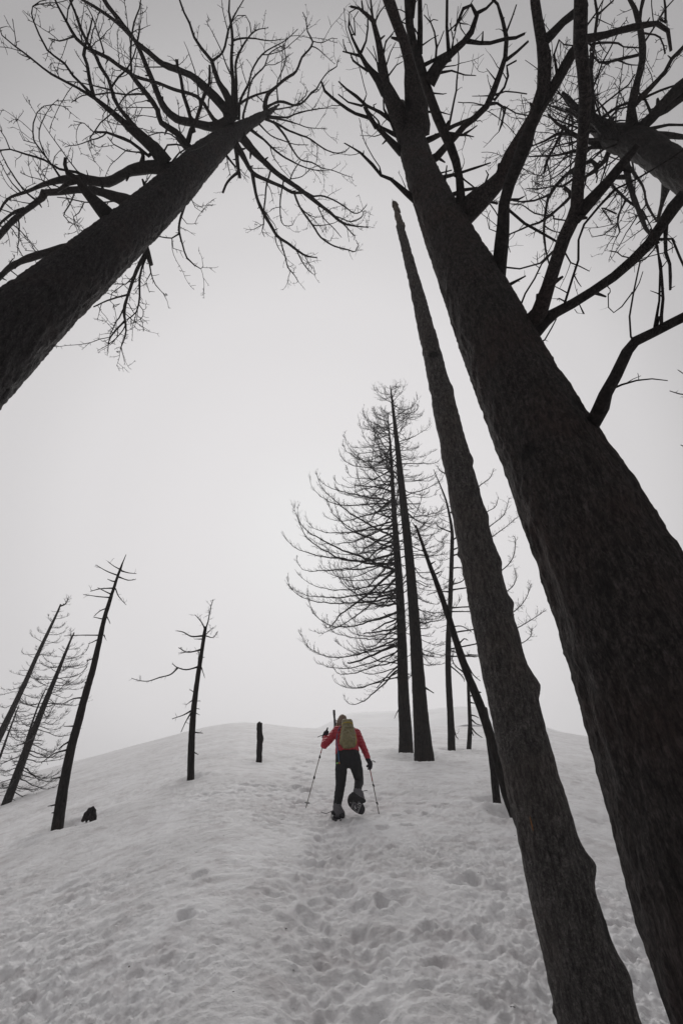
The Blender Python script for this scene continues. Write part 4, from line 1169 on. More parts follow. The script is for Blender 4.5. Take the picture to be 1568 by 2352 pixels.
# leaning dead trunk that rests on a shorter one beside the snag
PL = grid(*C5, [(1330,2470,50),(1290,2352,50),(1250,2200,50),(1195,2010,51),(1140,1850,48),(1060,1650,42),(970,1370,35),(910,1200,28),(850,1040,20),(812,930,15),(790,870,8)])
t5 = straight_tree('leaning_dead_tree', 'bare dead trunk leaning up to the left from behind the snag', PL, M_MID, base_px=(1176, 1868), sides=22, amp=0.009, seed=12)
stubs(t5, [gl(C5, L, 9, 4) for L in [[(800,940),(788,935)], [(790,880),(772,855)], [(835,985),(858,968)], [(875,1085),(900,1070)], [(905,1140),(932,1125)], [(980,1290),(1000,1190),(1010,1165)], [(1030,1530),(1060,1500),(1080,1508)], [(1075,1640),(1110,1700),(1150,1735)], [(1080,1590),(1135,1590)], [(1120,1790),(1155,1800)], [(1060,1690),(1010,1650),(985,1590)]]], rg_d,
      twig=dict(dens=6, lo=.03, hi=.2, curl=.3, rmin=.004, maxr=.05))
PU = [(1140, 1842, 18.5), (1135, 1790, 17), (1128, 1735, 16), (1122, 1690, 15), (1117, 1655, 13), (1113, 1625, 9)]
t6 = straight_tree('charred_pole', 'short upright charred pole beside the snag, under the leaning dead tree', PU, M_LEFT, sides=18, amp=0.008, seed=14)

# ------------------------------------------------------------------ trees on the left skyline
C4 = (0, 1223.0, 0.36)
PA = grid(*C4, [(369,1875,76),(388,1740,70),(412,1590,63),(450,1400,56),(470,1320,53),(496,1230,51),(524,1120,48),(556,1000,44),(592,880,40),(634,700,34),(665,560,28),(700,440,24),(735,330,19),(772,225,13),(788,185,7),(806,140,2)])
ta = straight_tree('dead_conifer', 'tall bare leaning dead conifer with short broken side branches, beside the small stump', PA, M_MID, sides=24, amp=0.007, seed=20, step=0.07)
BA = [[(775,240),(730,215),(690,185)], [(755,275),(680,245),(615,208)], [(745,315),(715,310),(687,298)], [(730,355),(640,360),(578,377)], [(712,395),(660,370),(625,352)], [(705,415),(620,408),(533,396)],
      [(692,480),(640,500),(600,535)], [(668,555),(600,540)], [(645,655),(540,655),(410,660)], [(635,680),(565,710)], [(605,800),(555,820)], [(530,1055),(470,1060),(390,1100)], [(485,1235),(410,1237)],
      [(450,1330),(400,1360),(370,1390)], [(435,1385),(350,1410),(265,1470)], [(395,1560),(335,1573)], [(365,1735),(305,1748)], [(775,245),(820,258),(872,262)], [(760,285),(820,305),(865,300)],
      [(738,360),(760,410),(805,462)], [(685,540),(704,580)], [(360,1785),(330,1790)], [(665,655),(675,680)], [(550,955),(540,962)]]
stubs(ta, [gl(C4, L, 12 if L[0][1] > 1000 else 9, 4) for L in BA], random.Random(3), k=(-.15, .15), twig=dict(dens=5, lo=.03, hi=.22, curl=.2, rmin=.005, maxr=.06, from_t=.3))
PB = [(x, y, w) for x, y, w in [(2, 1872, 21), (15, 1846, 20), (40, 1780, 18), (62, 1722, 17), (84, 1665, 14.5), (110, 1600, 12), (134, 1542, 9), (152, 1497, 6.5), (162, 1472, 4.5), (171, 1453, 2.5)]]
tb = straight_tree('burnt_conifer', 'burnt conifer dense with fine branches, left of the bare leaning dead conifer', PB, M_MID, base_px=(12, 1850), sides=18, amp=0.006, seed=21)
rgb = random.Random(55)
conifer_branches(tb, rgb, 56, [(0.05, .8), (0.15, 1.6), (0.35, 1.8), (0.6, 1.5), (0.8, 1.1), (1, .3)], (0.07, 0.97), 0.0, 1.3, 26, rscale=1.0, tdens=15, tl=(.2,.5))
conifer_branches(tb, rgb, 38, [(0.05, .7), (0.3, 1.3), (0.6, 1.1), (0.8, .8), (1, .2)], (0.1, 0.9), math.pi, 1.2, 24, rscale=1.0, tdens=14, tl=(.2,.5))
PC = [(-75, 1840, 20), (0, 1690, 16), (30, 1628, 13), (58, 1569, 11), (85, 1508, 9), (113, 1448, 7), (130, 1412, 5), (140, 1388, 3.5)]
tc_ = straight_tree('burnt_conifer', 'thin burnt conifer rising from the left edge with sparse tufts and a bent feathery top', PC, M_MID, base_px=(-75, 1848), sides=16, amp=0.005, seed=22)
rgc = random.Random(66)
conifer_branches(tc_, rgc, 34, [(0.3, .4), (0.5, 1.1), (0.8, 1.1), (1, .6)], (0.35, 0.99), 0.0, 1.0, 28, rscale=1.0, tdens=15, tl=(.2,.5))
conifer_branches(tc_, rgc, 22, [(0.3, .4), (0.5, 1.2), (0.8, .9), (1, .4)], (0.35, 0.97), math.pi, 1.2, 26, rscale=1.0, tdens=14, tl=(.2,.5))
tc_.limb([(139, 1392, 4), (150, 1388, 3), (157, 1375, 1.6)], .6, M_TWIG, dict(dens=40, lo=.1, hi=.35, curl=.5, rmin=.004), rgc)
PD = [(20, 1845, 7), (38, 1780, 6), (55, 1722, 5.5), (72, 1668, 4.5), (88, 1622, 3.5), (105, 1583, 2)]
td = straight_tree('burnt_sapling', 'thin burnt sapling crossing just left of the dense drooping conifer trunk', PD, M_MID, base_px=(20, 1846), sides=10, amp=0.0, seed=23)
conifer_branches(td, random.Random(77), 30, [(0.1, .5), (0.4, .8), (0.8, .5), (1, .2)], (0.15, 0.97), 1.57, 3.1, 18, rscale=.8, one_mesh=True, name='crown', tdens=9)
PE = [(-45, 1860, 8), (-10, 1765, 6), (2, 1735, 5.5), (18, 1690, 4.5), (32, 1652, 3.5), (44, 1620, 2)]
te = straight_tree('burnt_sapling', 'shortest burnt sapling at the left edge below the thin feathery-topped conifer', PE, M_MID, base_px=(-45, 1862), sides=10, amp=0.0, seed=24)
conifer_branches(te, random.Random(78), 26, [(0.1, .5), (0.4, .8), (0.8, .5), (1, .2)], (0.2, 0.97), 1.57, 3.1, 18, rscale=.8, one_mesh=True, name='crown', tdens=9)

PK = grid(*C4, [(1217,1572,46),(1222,1350,43),(1235,1150,37),(1258,950,31),(1285,780,25),(1303,660,23),(1312,602,19)])
tk = straight_tree('dead_conifer', 'bare dead tree with one long crooked arm reaching left and a forked broken top', PK, M_MID, sides=22, amp=0.007, seed=26, step=0.06)
BK = [([(1312,615),(1330,560),(1345,480),(1360,428)], 10, 3), ([(1306,612),(1285,570),(1245,525)], 10, 4), ([(1295,660),(1220,662),(1170,635),(1130,628)], 11, 4), ([(1280,748),(1200,765),(1140,735)], 11, 5), ([(1210,760),(1140,770)], 7, 3),
      ([(1270,856),(1190,875),(1130,860),(1100,838)], 11, 5), ([(1135,863),(1090,905),(1020,925),(950,948),(890,945),(840,930)], 10, 4), ([(1225,1135),(1170,1165),(1100,1188)], 10, 4), ([(1220,1150),(1190,1200),(1155,1275)], 10, 4),
      ([(1240,1275),(1295,1280)], 8, 4), ([(1235,1400),(1265,1417)], 8, 4), ([(1315,660),(1360,670),(1390,630)], 7, 3), ([(1315,650),(1360,608)], 6, 3), ([(1285,860),(1308,930)], 7, 3), ([(1230,1070),(1185,1100)], 7, 3),
      ([(1245,1075),(1280,1075)], 7, 3), ([(1240,1020),(1210,1000)], 6, 3), ([(1245,1120),(1275,1128)], 6, 3), ([(1280,800),(1305,795)], 6, 3), ([(1245,1150),(1275,1165)], 6, 3), ([(1265,830),(1270,760)], 6, 3), ([(1290,680),(1240,680)], 7, 3)]
for L, a, b in BK:
    tk.limb(gl(C4, L, a, b), rgb.uniform(-.12, .12), M_LIMB, dict(dens=13, lo=.03, hi=.22, curl=.25, rmin=.0048, maxr=.06, from_t=.2), rgb, sides=6, step=0.06, wob=0.008)

# tree outside the right edge whose twig ends reach into view
PZ = [(1880, 1790, 36), (1820, 1500, 30), (1775, 1250, 23), (1738, 1050, 16), (1702, 860, 9), (1684, 760, 4)]
tz = straight_tree('burnt_conifer', 'burnt conifer beyond the right edge, only its twig ends in view', PZ, M_MID, base=ref_at(1880, 1790, 13.0), sides=14, amp=0.006, seed=28)
rgz = random.Random(91)
conifer_branches(tz, rgz, 40, [(0.2, .6), (0.5, 1.3), (0.8, 1.0), (1, .3)], (0.25, 0.98), 1.57, 3.1, 24)
for L in [[(1710,960,6),(1622,930,5),(1590,910,4),(1560,905,3),(1537,898,2)], [(1700,900,6),(1618,880,5),(1580,865,3),(1556,850,2)], [(1738,1080,6),(1640,1050,5),(1590,1035,4),(1562,1022,2)]]:
    tz.limb(L, 0.1, M_TWIG, dict(dens=9, lo=.05, hi=.35, curl=.5, rmin=.004), rgz, sides=5)

# ------------------------------------------------------------------ stumps
def stump(name, label, px, seed, amp, group=None):
    b = hit_ground(*px[0][:2])
    ax = Axis(px[0][:2], px[-1][:2], b)
    p, r = trunk_points(ax, px)
    p, r = to_the_ground(p, r, 1.05, 0.2)
    o = empty(name, b, label, 'stump', group)
    v, f = trunk_mesh(p, r, 36, 0.02, amp, seed)
    mesh_obj('trunk', v, f, M_LEFT, o, [float(c) for c in o.location])
    TREE_WELLS.append((b[0], b[1], 0.3, 0.06))
    return o, p, r
o1, p1, r1 = stump('burnt_stump', 'waist-high black burnt stump post standing left of the hiker, with a bulge midway', [(595, 1748, 14), (595.5, 1735, 13), (596, 1715, 13.5), (597, 1704, 14), (597.5, 1697, 15), (596.5, 1688, 14), (596, 1675, 12.5), (596, 1666, 12.5), (596, 1661, 12)], 61, 0.014)
g = Geo()
for k in range(6):
    q = p1[-1] + np.array([random.Random(k).uniform(-.05, .05), random.Random(k + 9).uniform(-.05, .05), -.03]); g.tube([q, q + np.array([0, 0, .035 + .008 * k])], [.04, .014], 5)
g.build('splinters', M_LEFT, o1, [float(c) for c in o1.location])
o2, p2, r2 = stump('burnt_post', 'thin black dead pole sticking up behind the hiker\'s head on the crest', [(770, 1690, 6), (769, 1660, 5.5), (768, 1650, 4.2), (767.3, 1640, 5.2), (767, 1631, 5.2)], 62, 0.02)
# low wedge-shaped stump
b = hit_ground(208, 1879)
o3 = empty('burnt_stump', b, 'low jagged wedge-shaped black stump in the snow right of the bare leaning conifer', 'stump')
zc = np.dot(ROT.T @ (b - CP), [0, 0, -1]); mpp = zc / F
rows = []
prof = [(-18, 17, -8), (-17, 16, 2), (-15, 15, 7), (-13, 12, 12), (-11, 10, 17), (-9, 9, 21), (-6, 7, 25), (-3, 5, 28), (-1, 3, 30)]
V = []; nA = 40
for (x0, x1, z) in prof:
    cxx, hw = (x0 + x1) / 2, (x1 - x0) / 2
    for k in range(nA):
        a = 2 * math.pi * k / nA
        V.append((b[0] + (cxx + hw * math.cos(a)) * mpp * 0.98, b[1] + hw * math.sin(a) * mpp * 0.8, b[2] + (z - 2 - 0.24 * (cxx + hw * math.cos(a))) * mpp * 0.78))
V = np.array(V)
fs = [(i * nA + k, i * nA + (k + 1) % nA, (i + 1) * nA + (k + 1) % nA, (i + 1) * nA + k) for i in range(len(prof) - 1) for k in range(nA)]
fs.append(tuple((len(prof) - 1) * nA + k for k in range(nA)))
V = V + (0.045 * np.stack([perlin(V[:, 0] * 9, V[:, 1] * 9, V[:, 2] * 9, 5), perlin(V[:, 0] * 9, V[:, 1] * 9, V[:, 2] * 9, 6), 2.2 * perlin(V[:, 0] * 14, V[:, 1] * 14, V[:, 2] * 5, 7)], -1))
mesh_obj('trunk', V, fs, M_LEFT, o3, [float(c) for c in o3.location])
TREE_WELLS.append((b[0], b[1], 0.45, 0.10))
# ------------------------------------------------------------------ the hiker
FOOT = hit_ground(772, 1873)
YP = float(FOOT[1])
K = 0.16
def W(cx, cy, dy=0.0):
    """a point of the hiker: place in the close-up of the photo, and metres uphill (away) of the planted foot"""
    d = ray(658.6 + cx * K, 1599.4 + cy * K)
    return CP + d * ((YP + dy) / d[1])
MPP = float(np.linalg.norm(W(900, 900) - W(1000, 900)) / 100)      # metres per close-up pixel

def sphere_pts(c, r, n=2):
    bm = bmesh.new(); bmesh.ops.create_icosphere(bm, subdivisions=n, radius=1.0)
    v = np.array([q.co[:] for q in bm.verts]); bm.free()
    return np.asarray(c) + v * np.asarray(r)
def body_mesh(name, hulls, voxel, mat, parent, base, smooth=4, noise=0.0, nscale=30, seed=1):
    """one continuous surface from overlapping rounded volumes, each the hull of spheres"""
    bm = bmesh.new()
    for spheres in hulls:
        pts = np.vstack([sphere_pts(c, r) for c, r in spheres])
        b2 = bmesh.new()
        for p in pts: b2.verts.new(p)
        res = bmesh.ops.convex_hull(b2, input=b2.verts)
        for v in [v for v in b2.verts if not v.link_faces]: b2.verts.remove(v)
        tmp = bpy.data.meshes.new('t'); b2.to_mesh(tmp); b2.free()
        bm.from_mesh(tmp); bpy.data.meshes.remove(tmp)
    me = bpy.data.meshes.new('t'); bm.to_mesh(me); bm.free()
    o = bpy.data.objects.new('t', me); COL.objects.link(o)
    m = o.modifiers.new('r', 'REMESH'); m.mode = 'VOXEL'; m.voxel_size = voxel
    s = o.modifiers.new('s', 'SMOOTH'); s.factor = 0.5; s.iterations = smooth
    dg = bpy.context.evaluated_depsgraph_get()
    out = bpy.data.meshes.new_from_object(o.evaluated_get(dg))
    bpy.data.objects.remove(o); bpy.data.meshes.remove(me)
    v = np.zeros(len(out.vertices) * 3); out.vertices.foreach_get('co', v); v = v.reshape(-1, 3)
    f = [tuple(p.vertices) for p in out.polygons]
    if noise:
        nn = np.zeros(len(out.vertices) * 3); out.vertex_normals.foreach_get('vector', nn); nn = nn.reshape(-1, 3)
        v = v + nn * (noise * perlin(v[:, 0] * nscale, v[:, 1] * nscale, v[:, 2] * nscale, seed))[:, None]
    bpy.data.meshes.remove(out)
    ob = mesh_obj(name, v, f, mat, parent, base)
    tree = BVHTree.FromPolygons([tuple(q) for q in v], f)
    return ob, tree
def S(cx, cy, dy, r):
    return (W(cx, cy, dy), r * MPP)
M_JACKET, _nt, _b = new_mat('red_quilted_jacket')
_tc = _nt.nodes.new('ShaderNodeTexCoord'); _mp = _nt.nodes.new('ShaderNodeMapping'); _mp.inputs['Scale'].default_value = (0.25, 0.25, 1.0)
_wv = _nt.nodes.new('ShaderNodeTexWave'); _wv.bands_direction = 'Z'; _wv.inputs['Scale'].default_value = 5.5; _wv.inputs['Distortion'].default_value = 2.0; _wv.inputs['Detail'].default_value = 3
_nz = _nt.nodes.new('ShaderNodeTexNoise'); _nz.inputs['Scale'].default_value = 22
_rp = _nt.nodes.new('ShaderNodeValToRGB'); _rp.color_ramp.elements[0].color = (0.37, 0.022, 0.036, 1); _rp.color_ramp.elements[1].color = (0.50, 0.036, 0.058, 1)
_bp = _nt.nodes.new('ShaderNodeBump'); _bp.inputs['Strength'].default_value = 0.55; _bp.inputs['Distance'].default_value = 0.03
_nt.links.new(_tc.outputs['Object'], _mp.inputs[0]); _nt.links.new(_mp.outputs[0], _wv.inputs['Vector']); _nt.links.new(_tc.outputs['Object'], _nz.inputs['Vector'])
_nt.links.new(_nz.outputs['Fac'], _rp.inputs[0]); _nt.links.new(_rp.outputs[0], _b.inputs['Base Color']); _nt.links.new(_wv.outputs['Fac'], _bp.inputs['Height']); _nt.links.new(_bp.outputs[0], _b.inputs['Normal'])
_b.inputs['Roughness'].default_value = 0.55
M_PANTS = simple('black_softshell', (0.011, 0.011, 0.013), 0.8, 0.3, 20, 0.3)
M_GLOVE = simple('dark_glove', (0.018, 0.014, 0.020), 0.8, 0.3, 40, 0.3)
M_BOOT = simple('grey_gaiter', (0.115, 0.11, 0.12), 0.7, 0.2, 40, 0.2)
M_SOLE = simple('black_rubber', (0.013, 0.012, 0.014), 0.6, 0.3, 40)
M_HAIR = simple('brown_hair', (0.19, 0.125, 0.085), 0.5, 0.35, 60, 0.4)
M_SKIN = simple('skin', (0.45, 0.28, 0.21), 0.55, 0.08, 20)
M_OLIVE = simple('olive_pack_fabric', (0.195, 0.165, 0.078), 0.42, 0.25, 26, 0.5)
M_YELLOW = simple('yellow_piping', (0.42, 0.30, 0.02), 0.6, 0.1)
M_BLUE = simple('blue_hose', (0.03, 0.12, 0.24), 0.45, 0.1)
M_LIME = simple('lime_plastic', (0.20, 0.50, 0.10), 0.45, 0.1)
M_ORANGE = simple('orange_webbing', (0.45, 0.16, 0.03), 0.6, 0.1)
M_METAL = simple('aluminium_shaft', (0.26, 0.23, 0.21), 0.4, 0.2, 40, metal=0.5)
M_REDGRIP = simple('red_shaft_band', (0.30, 0.03, 0.02), 0.5, 0.1)
M_DECK = simple('snowshoe_deck', (0.030, 0.026, 0.034), 0.5, 0.3, 30)
M_STEEL = simple('crampon_steel', (0.50, 0.49, 0.50), 0.4, 0.15, 40, metal=0.3)

PB_ = [float(v) for v in (FOOT[0], FOOT[1], FOOT[2])]
hiker = empty('person', PB_, 'hiker in red jacket and black trousers climbing away from us, bent forward', 'person')
# one continuous body
body_h = [
 [S(800,500,.28,58), S(920,510,.28,58), S(800,640,.18,60), S(920,640,.18,60)], [S(800,640,.18,60), S(920,640,.18,60), S(800,860,.0,70), S(940,870,.0,70)],
 [S(850,470,.33,34), S(800,400,.44,34)], [(W(795,345,.50), np.array([.085,.10,.115]))], [S(795,365,.60,26), S(800,360,.585,30)], [S(760,330,.575,14), S(835,330,.575,14)],
 [S(710,350,.50,14)], [S(880,350,.50,14)],
 [S(715,490,.30,44), S(545,685,.2,36)], [S(545,685,.2,36), S(548,585,.42,26)], [S(548,585,.42,26), S(555,520,.44,28)],
 [S(1005,510,.28,42), S(1085,690,.15,34)], [S(1085,690,.15,34), S(1150,865,.15,26)], [S(1150,865,.15,26), S(1185,960,.15,28)],
 [S(790,900,.0,78), S(772,1270,.12,52)], [S(772,1270,.12,52), S(725,1570,-.02,38)], [S(725,1570,-.02,38), S(745,1670,.18,34)],
 [S(965,915,.0,78), S(1035,1190,.12,48)], [S(1035,1190,.12,48), S(1018,1330,-.1,36)], [S(1018,1330,-.1,36), S(990,1440,.02,32)]]
body_mesh('body', body_h, 0.014, M_SKIN, hiker, PB_, 3)
jk = [
 [S(755,500,.29,78), S(950,520,.29,74), S(765,610,.20,74), S(950,640,.18,76)], [S(765,610,.20,74), S(950,640,.18,76), S(780,740,.09,86), S(950,750,.08,86)],
 [S(780,740,.09,86), S(950,750,.08,86), S(772,800,.03,82), S(955,775,.03,86)], [S(740,815,.0,48), S(775,800,.02,80)],
 [S(800,470,.36,62), S(795,425,.42,56)],
 [S(715,490,.30,66), S(620,610,.24,60)], [S(620,610,.24,60), S(545,690,.19,56)], [S(545,690,.19,56), S(548,600,.40,42)], [S(542,705,.19,50), S(515,700,.2,36)],
 [S(1005,520,.28,58), S(1050,620,.2,54)], [S(1050,620,.2,54), S(1092,720,.15,50)], [S(1092,720,.15,50), S(1155,868,.15,44)]]
body_mesh('jacket', jk, 0.012, M_JACKET, hiker, PB_, 4, 0.010, 24, 3)
pn = [
 [S(785,850,.0,88), S(955,840,.0,92), S(790,920,.0,98), S(975,930,.0,98)], [S(790,910,.0,96), S(775,1150,.08,84)], [S(775,1150,.08,84), S(768,1290,.12,72)], [S(768,1290,.12,72), S(742,1440,.06,66)], [S(742,1440,.06,66), S(722,1575,-.01,56)],
 [S(975,930,.0,96), S(1015,1090,.08,80)], [S(1015,1090,.08,80), S(1038,1200,.12,66)], [S(1038,1200,.12,66), S(1015,1335,-.09,54)],
 [S(1040,1215,.11,64), S(1040,1225,.10,64)]]
body_mesh('trousers', pn, 0.011, M_PANTS, hiker, PB_, 3, 0.009, 16, 4)
hr = [[(W(797,345,.47), np.array([.096,.11,.118]))], [S(775,370,.43,66), S(735,410,.40,34)], [S(735,410,.40,32), S(715,425,.37,14)], [S(790,380,.41,70), S(790,420,.38,50)]]
body_mesh('hair', hr, 0.010, M_HAIR, hiker, PB_, 2, 0.012, 40, 5)
def glove(palm, wrist, knuckles, curl_to, thumb):
    h = [[(W(*palm), 34 * MPP), (W(*wrist), 36 * MPP)], [(W(*palm), 36 * MPP), (W(*knuckles[0]), 15 * MPP), (W(*knuckles[-1]), 14 * MPP)]]
    for k, c in zip(knuckles, curl_to):
        m = (W(*k) + W(*c)) / 2 + norm(CP - W(*k)) * 0.012
        h.append([(W(*k), 14 * MPP), (m, 13 * MPP)]); h.append([(m, 13 * MPP), (W(*c), 11 * MPP)])
    h.append([(W(*palm), 18 * MPP), (W(*thumb), 14 * MPP)])
    return h
body_mesh('glove', glove((555,530,.43), (535,585,.42), [(590,505,.42), (592,525,.42), (590,545,.42), (584,562,.42)], [(560,492,.47), (560,515,.48), (558,538,.48), (556,555,.47)], (575,485,.45)), 0.008, M_GLOVE, hiker, PB_, 1)
body_mesh('glove', glove((1195,965,.15), (1155,890,.15), [(1215,960,.14), (1218,985,.14), (1215,1010,.14), (1208,1032,.14)], [(1180,985,.10), (1175,1008,.10), (1170,1028,.10), (1165,1045,.11)], (1150,1005,.13)), 0.008, M_GLOVE, hiker, PB_, 1)
# boots with gaiters
for nm, hulls in (('boot', [[S(722,1590,-.01,64), S(735,1670,.0,72)], [S(735,1670,.0,70), S(765,1685,.02,68), S(770,1685,.24,48)]]),
                  ('boot', [[S(1012,1360,-.09,60), S(1045,1420,-.10,62)], [S(1010,1400,-.10,62), S(1060,1470,-.09,56), S(985,1520,.05,48)]])):
    bo, bt = body_mesh(nm, hulls, 0.011, M_BOOT, hiker, PB_, 2, 0.006, 30, 6)
    left = hulls[0][0][0][0] < W(850, 1600)[0]
    sole = [[S(655,1668,-.04,24), S(800,1712,-.04,34), S(735,1690,.25,30)]] if left else [[S(950,1410,-.15,34), S(1108,1500,-.14,26), S(900,1480,.02,26), S(1010,1530,.0,30)]]
    body_mesh('sole', sole, 0.010, M_SOLE, bo, PB_, 2)

# rucksack
pack = empty('rucksack', PB_, 'olive green rucksack with yellow piping on the hiker\'s back', 'rucksack')
pk = [[S(815,365,.20,34), S(905,358,.20,36), S(840,450,.15,62), S(920,460,.15,48)], [S(840,450,.15,64), S(920,460,.15,52), S(836,560,.08,78), S(935,570,.08,66)],
      [S(836,560,.08,78), S(935,570,.08,68), S(833,660,.0,82), S(930,670,.0,80)], [S(833,660,.0,82), S(930,670,.0,80), S(850,705,-.02,68), S(925,700,-.02,70)]]
pk_o, pk_t = body_mesh('pack_body', pk, 0.011, M_OLIVE, pack, PB_, 3, 0.013, 16, 8)
def on(tree, pts, off=0.004):
    out = []
    for cx, cy in pts:
        d = Vector(W(cx, cy, 0) - CP).normalized()
        h = tree.ray_cast(Vector(CP), d)
        q = h[0] if h[0] is not None else Vector(W(cx, cy, 0.12))
        out.append(np.array(q - d * off))
    return np.array(out)
def cord(name, P, r, mat, parent, sides=6):
    p, q = resample(P, [r] * len(P), 0.02)
    g = Geo(); g.tube(p, q, sides); return g.build(name, mat, parent, PB_)
cord('piping', on(pk_t, [(785,408),(805,390),(835,376),(870,370),(905,372),(930,384),(944,398)]), 0.009, M_YELLOW, pack)
cord('piping', on(pk_t, [(985,545),(992,600),(992,650),(984,700)]), 0.007, M_YELLOW, pack)
cord('piping', on(pk_t, [(790,420),(780,500),(770,580),(766,650)]), 0.004, M_YELLOW, pack)
cord('strap', [W(718,655,.10), W(735,690,.05), W(760,715,.0)], 0.008, M_ORANGE, pack)
cord('strap', [W(720,420,.33), W(745,432,.30), W(775,430,.2)], 0.008, M_YELLOW, pack)
cord('lid_seam', on(pk_t, [(800,455),(840,445),(890,442),(940,450)]), 0.004, M_OLIVE, pack)
hs = cord('drinking_hose', [W(778,425,.12), W(755,455,.16), W(730,520,.18), W(716,590,.10), W(712,640,.04), W(722,720,-.04), W(737,820,-.10), W(745,890,-.13), W(750,950,-.13)], 0.0085, M_BLUE, pack)
g = Geo(); g.tube([W(733,955,-.13), W(712,962,-.14)], [.012, .014], 8); g.build('valve', M_LIME, hs, PB_)
g = Geo(); g.tube([W(747,945,-.13), W(757,968,-.14)], [.012, .010], 8); g.build('valve_cap', M_ORANGE, hs, PB_)

# trekking poles
def pole(label, top, tip, fr_locks, basket, strap):
    o = empty('trekking_pole', W(*tip), label, 'trekking pole', 'the hiker\'s trekking poles')
    bs = [float(v) for v in o.location]
    A, B = W(*top), W(*tip)
    at = lambda t: A * (1 - t) + B * t
    d = norm(B - A)
    g = Geo(); g.tube([A - d * .005, at(.02), at(.10), at(.12)], [.012, .017, .014, .010], 10); g.build('grip', M_GLOVE, o, bs)
    g = Geo(); g.tube([at(.11), at(.33)], [.0092, .0092], 10); g.build('upper_shaft', M_REDGRIP if not basket else M_METAL, o, bs)
    g = Geo(); g.tube([at(.33), at(.62), at(.62), at(.985)], [.0088, .0088, .0076, .0068], 10); g.build('lower_shaft', M_METAL, o, bs)
    g = Geo(); g.tube([at(.30), at(.345)], [.0098, .0098], 10); g.build('red_band', M_REDGRIP, o, bs)
    for t in fr_locks:
        g = Geo(); g.tube([at(t - .017), at(t - .012), at(t + .012), at(t + .017)], [.011, .0165, .0155, .010], 10)
        q = at(t) + np.array([.015, 0, 0]); g.tube([q, q + d * .03], [.008, .006], 6); g.build('lock_lever', M_SOLE, o, bs)
    g = Geo(); g.tube([at(.955 if basket else .985), B], [.009, .004], 8); g.build('tip', M_SOLE, o, bs)
    if basket:
        g = Geo(); n = 20; c = at(.94); up = norm(np.array([.12, -.25, 1.0])); u = norm(np.cross(up, [0, 1, 0])); w = np.cross(up, u); vv = []
        for rad, hh in ((.012, .012), (.045, .004), (.047, -.004), (.012, -.008)):
            vv += [c + rad * (math.cos(6.2832 * k / n) * u + math.sin(6.2832 * k / n) * w) + up * hh for k in range(n)]
        g.add(vv, [((i * n + k), (i * n + (k + 1) % n), (((i + 1) % 4) * n + (k + 1) % n), (((i + 1) % 4) * n + k)) for i in range(4) for k in range(n)])
        g.build('basket', M_DECK, o, bs)
    p, q = resample([W(*s) for s in strap], [.007] * len(strap), 0.02)
    g = Geo(); g.tube(p, q, 5); g.build('wrist_strap', M_SOLE, o, bs)
pole('trekking pole in the hiker\'s raised left hand, its round basket just above the snow', (585,452,.45), (272,1605,.02), (.392, .648), True, [(545,545,.44), (500,562,.42), (470,572,.41), (440,586,.40)])
pole('trekking pole planted in the snow below the hiker\'s lowered right hand', (1180,985,.115), (1322,1690,.10), (.42, .78), False, [(1205,955,.12), (1225,925,.13), (1245,930,.13), (1270,944,.13)])

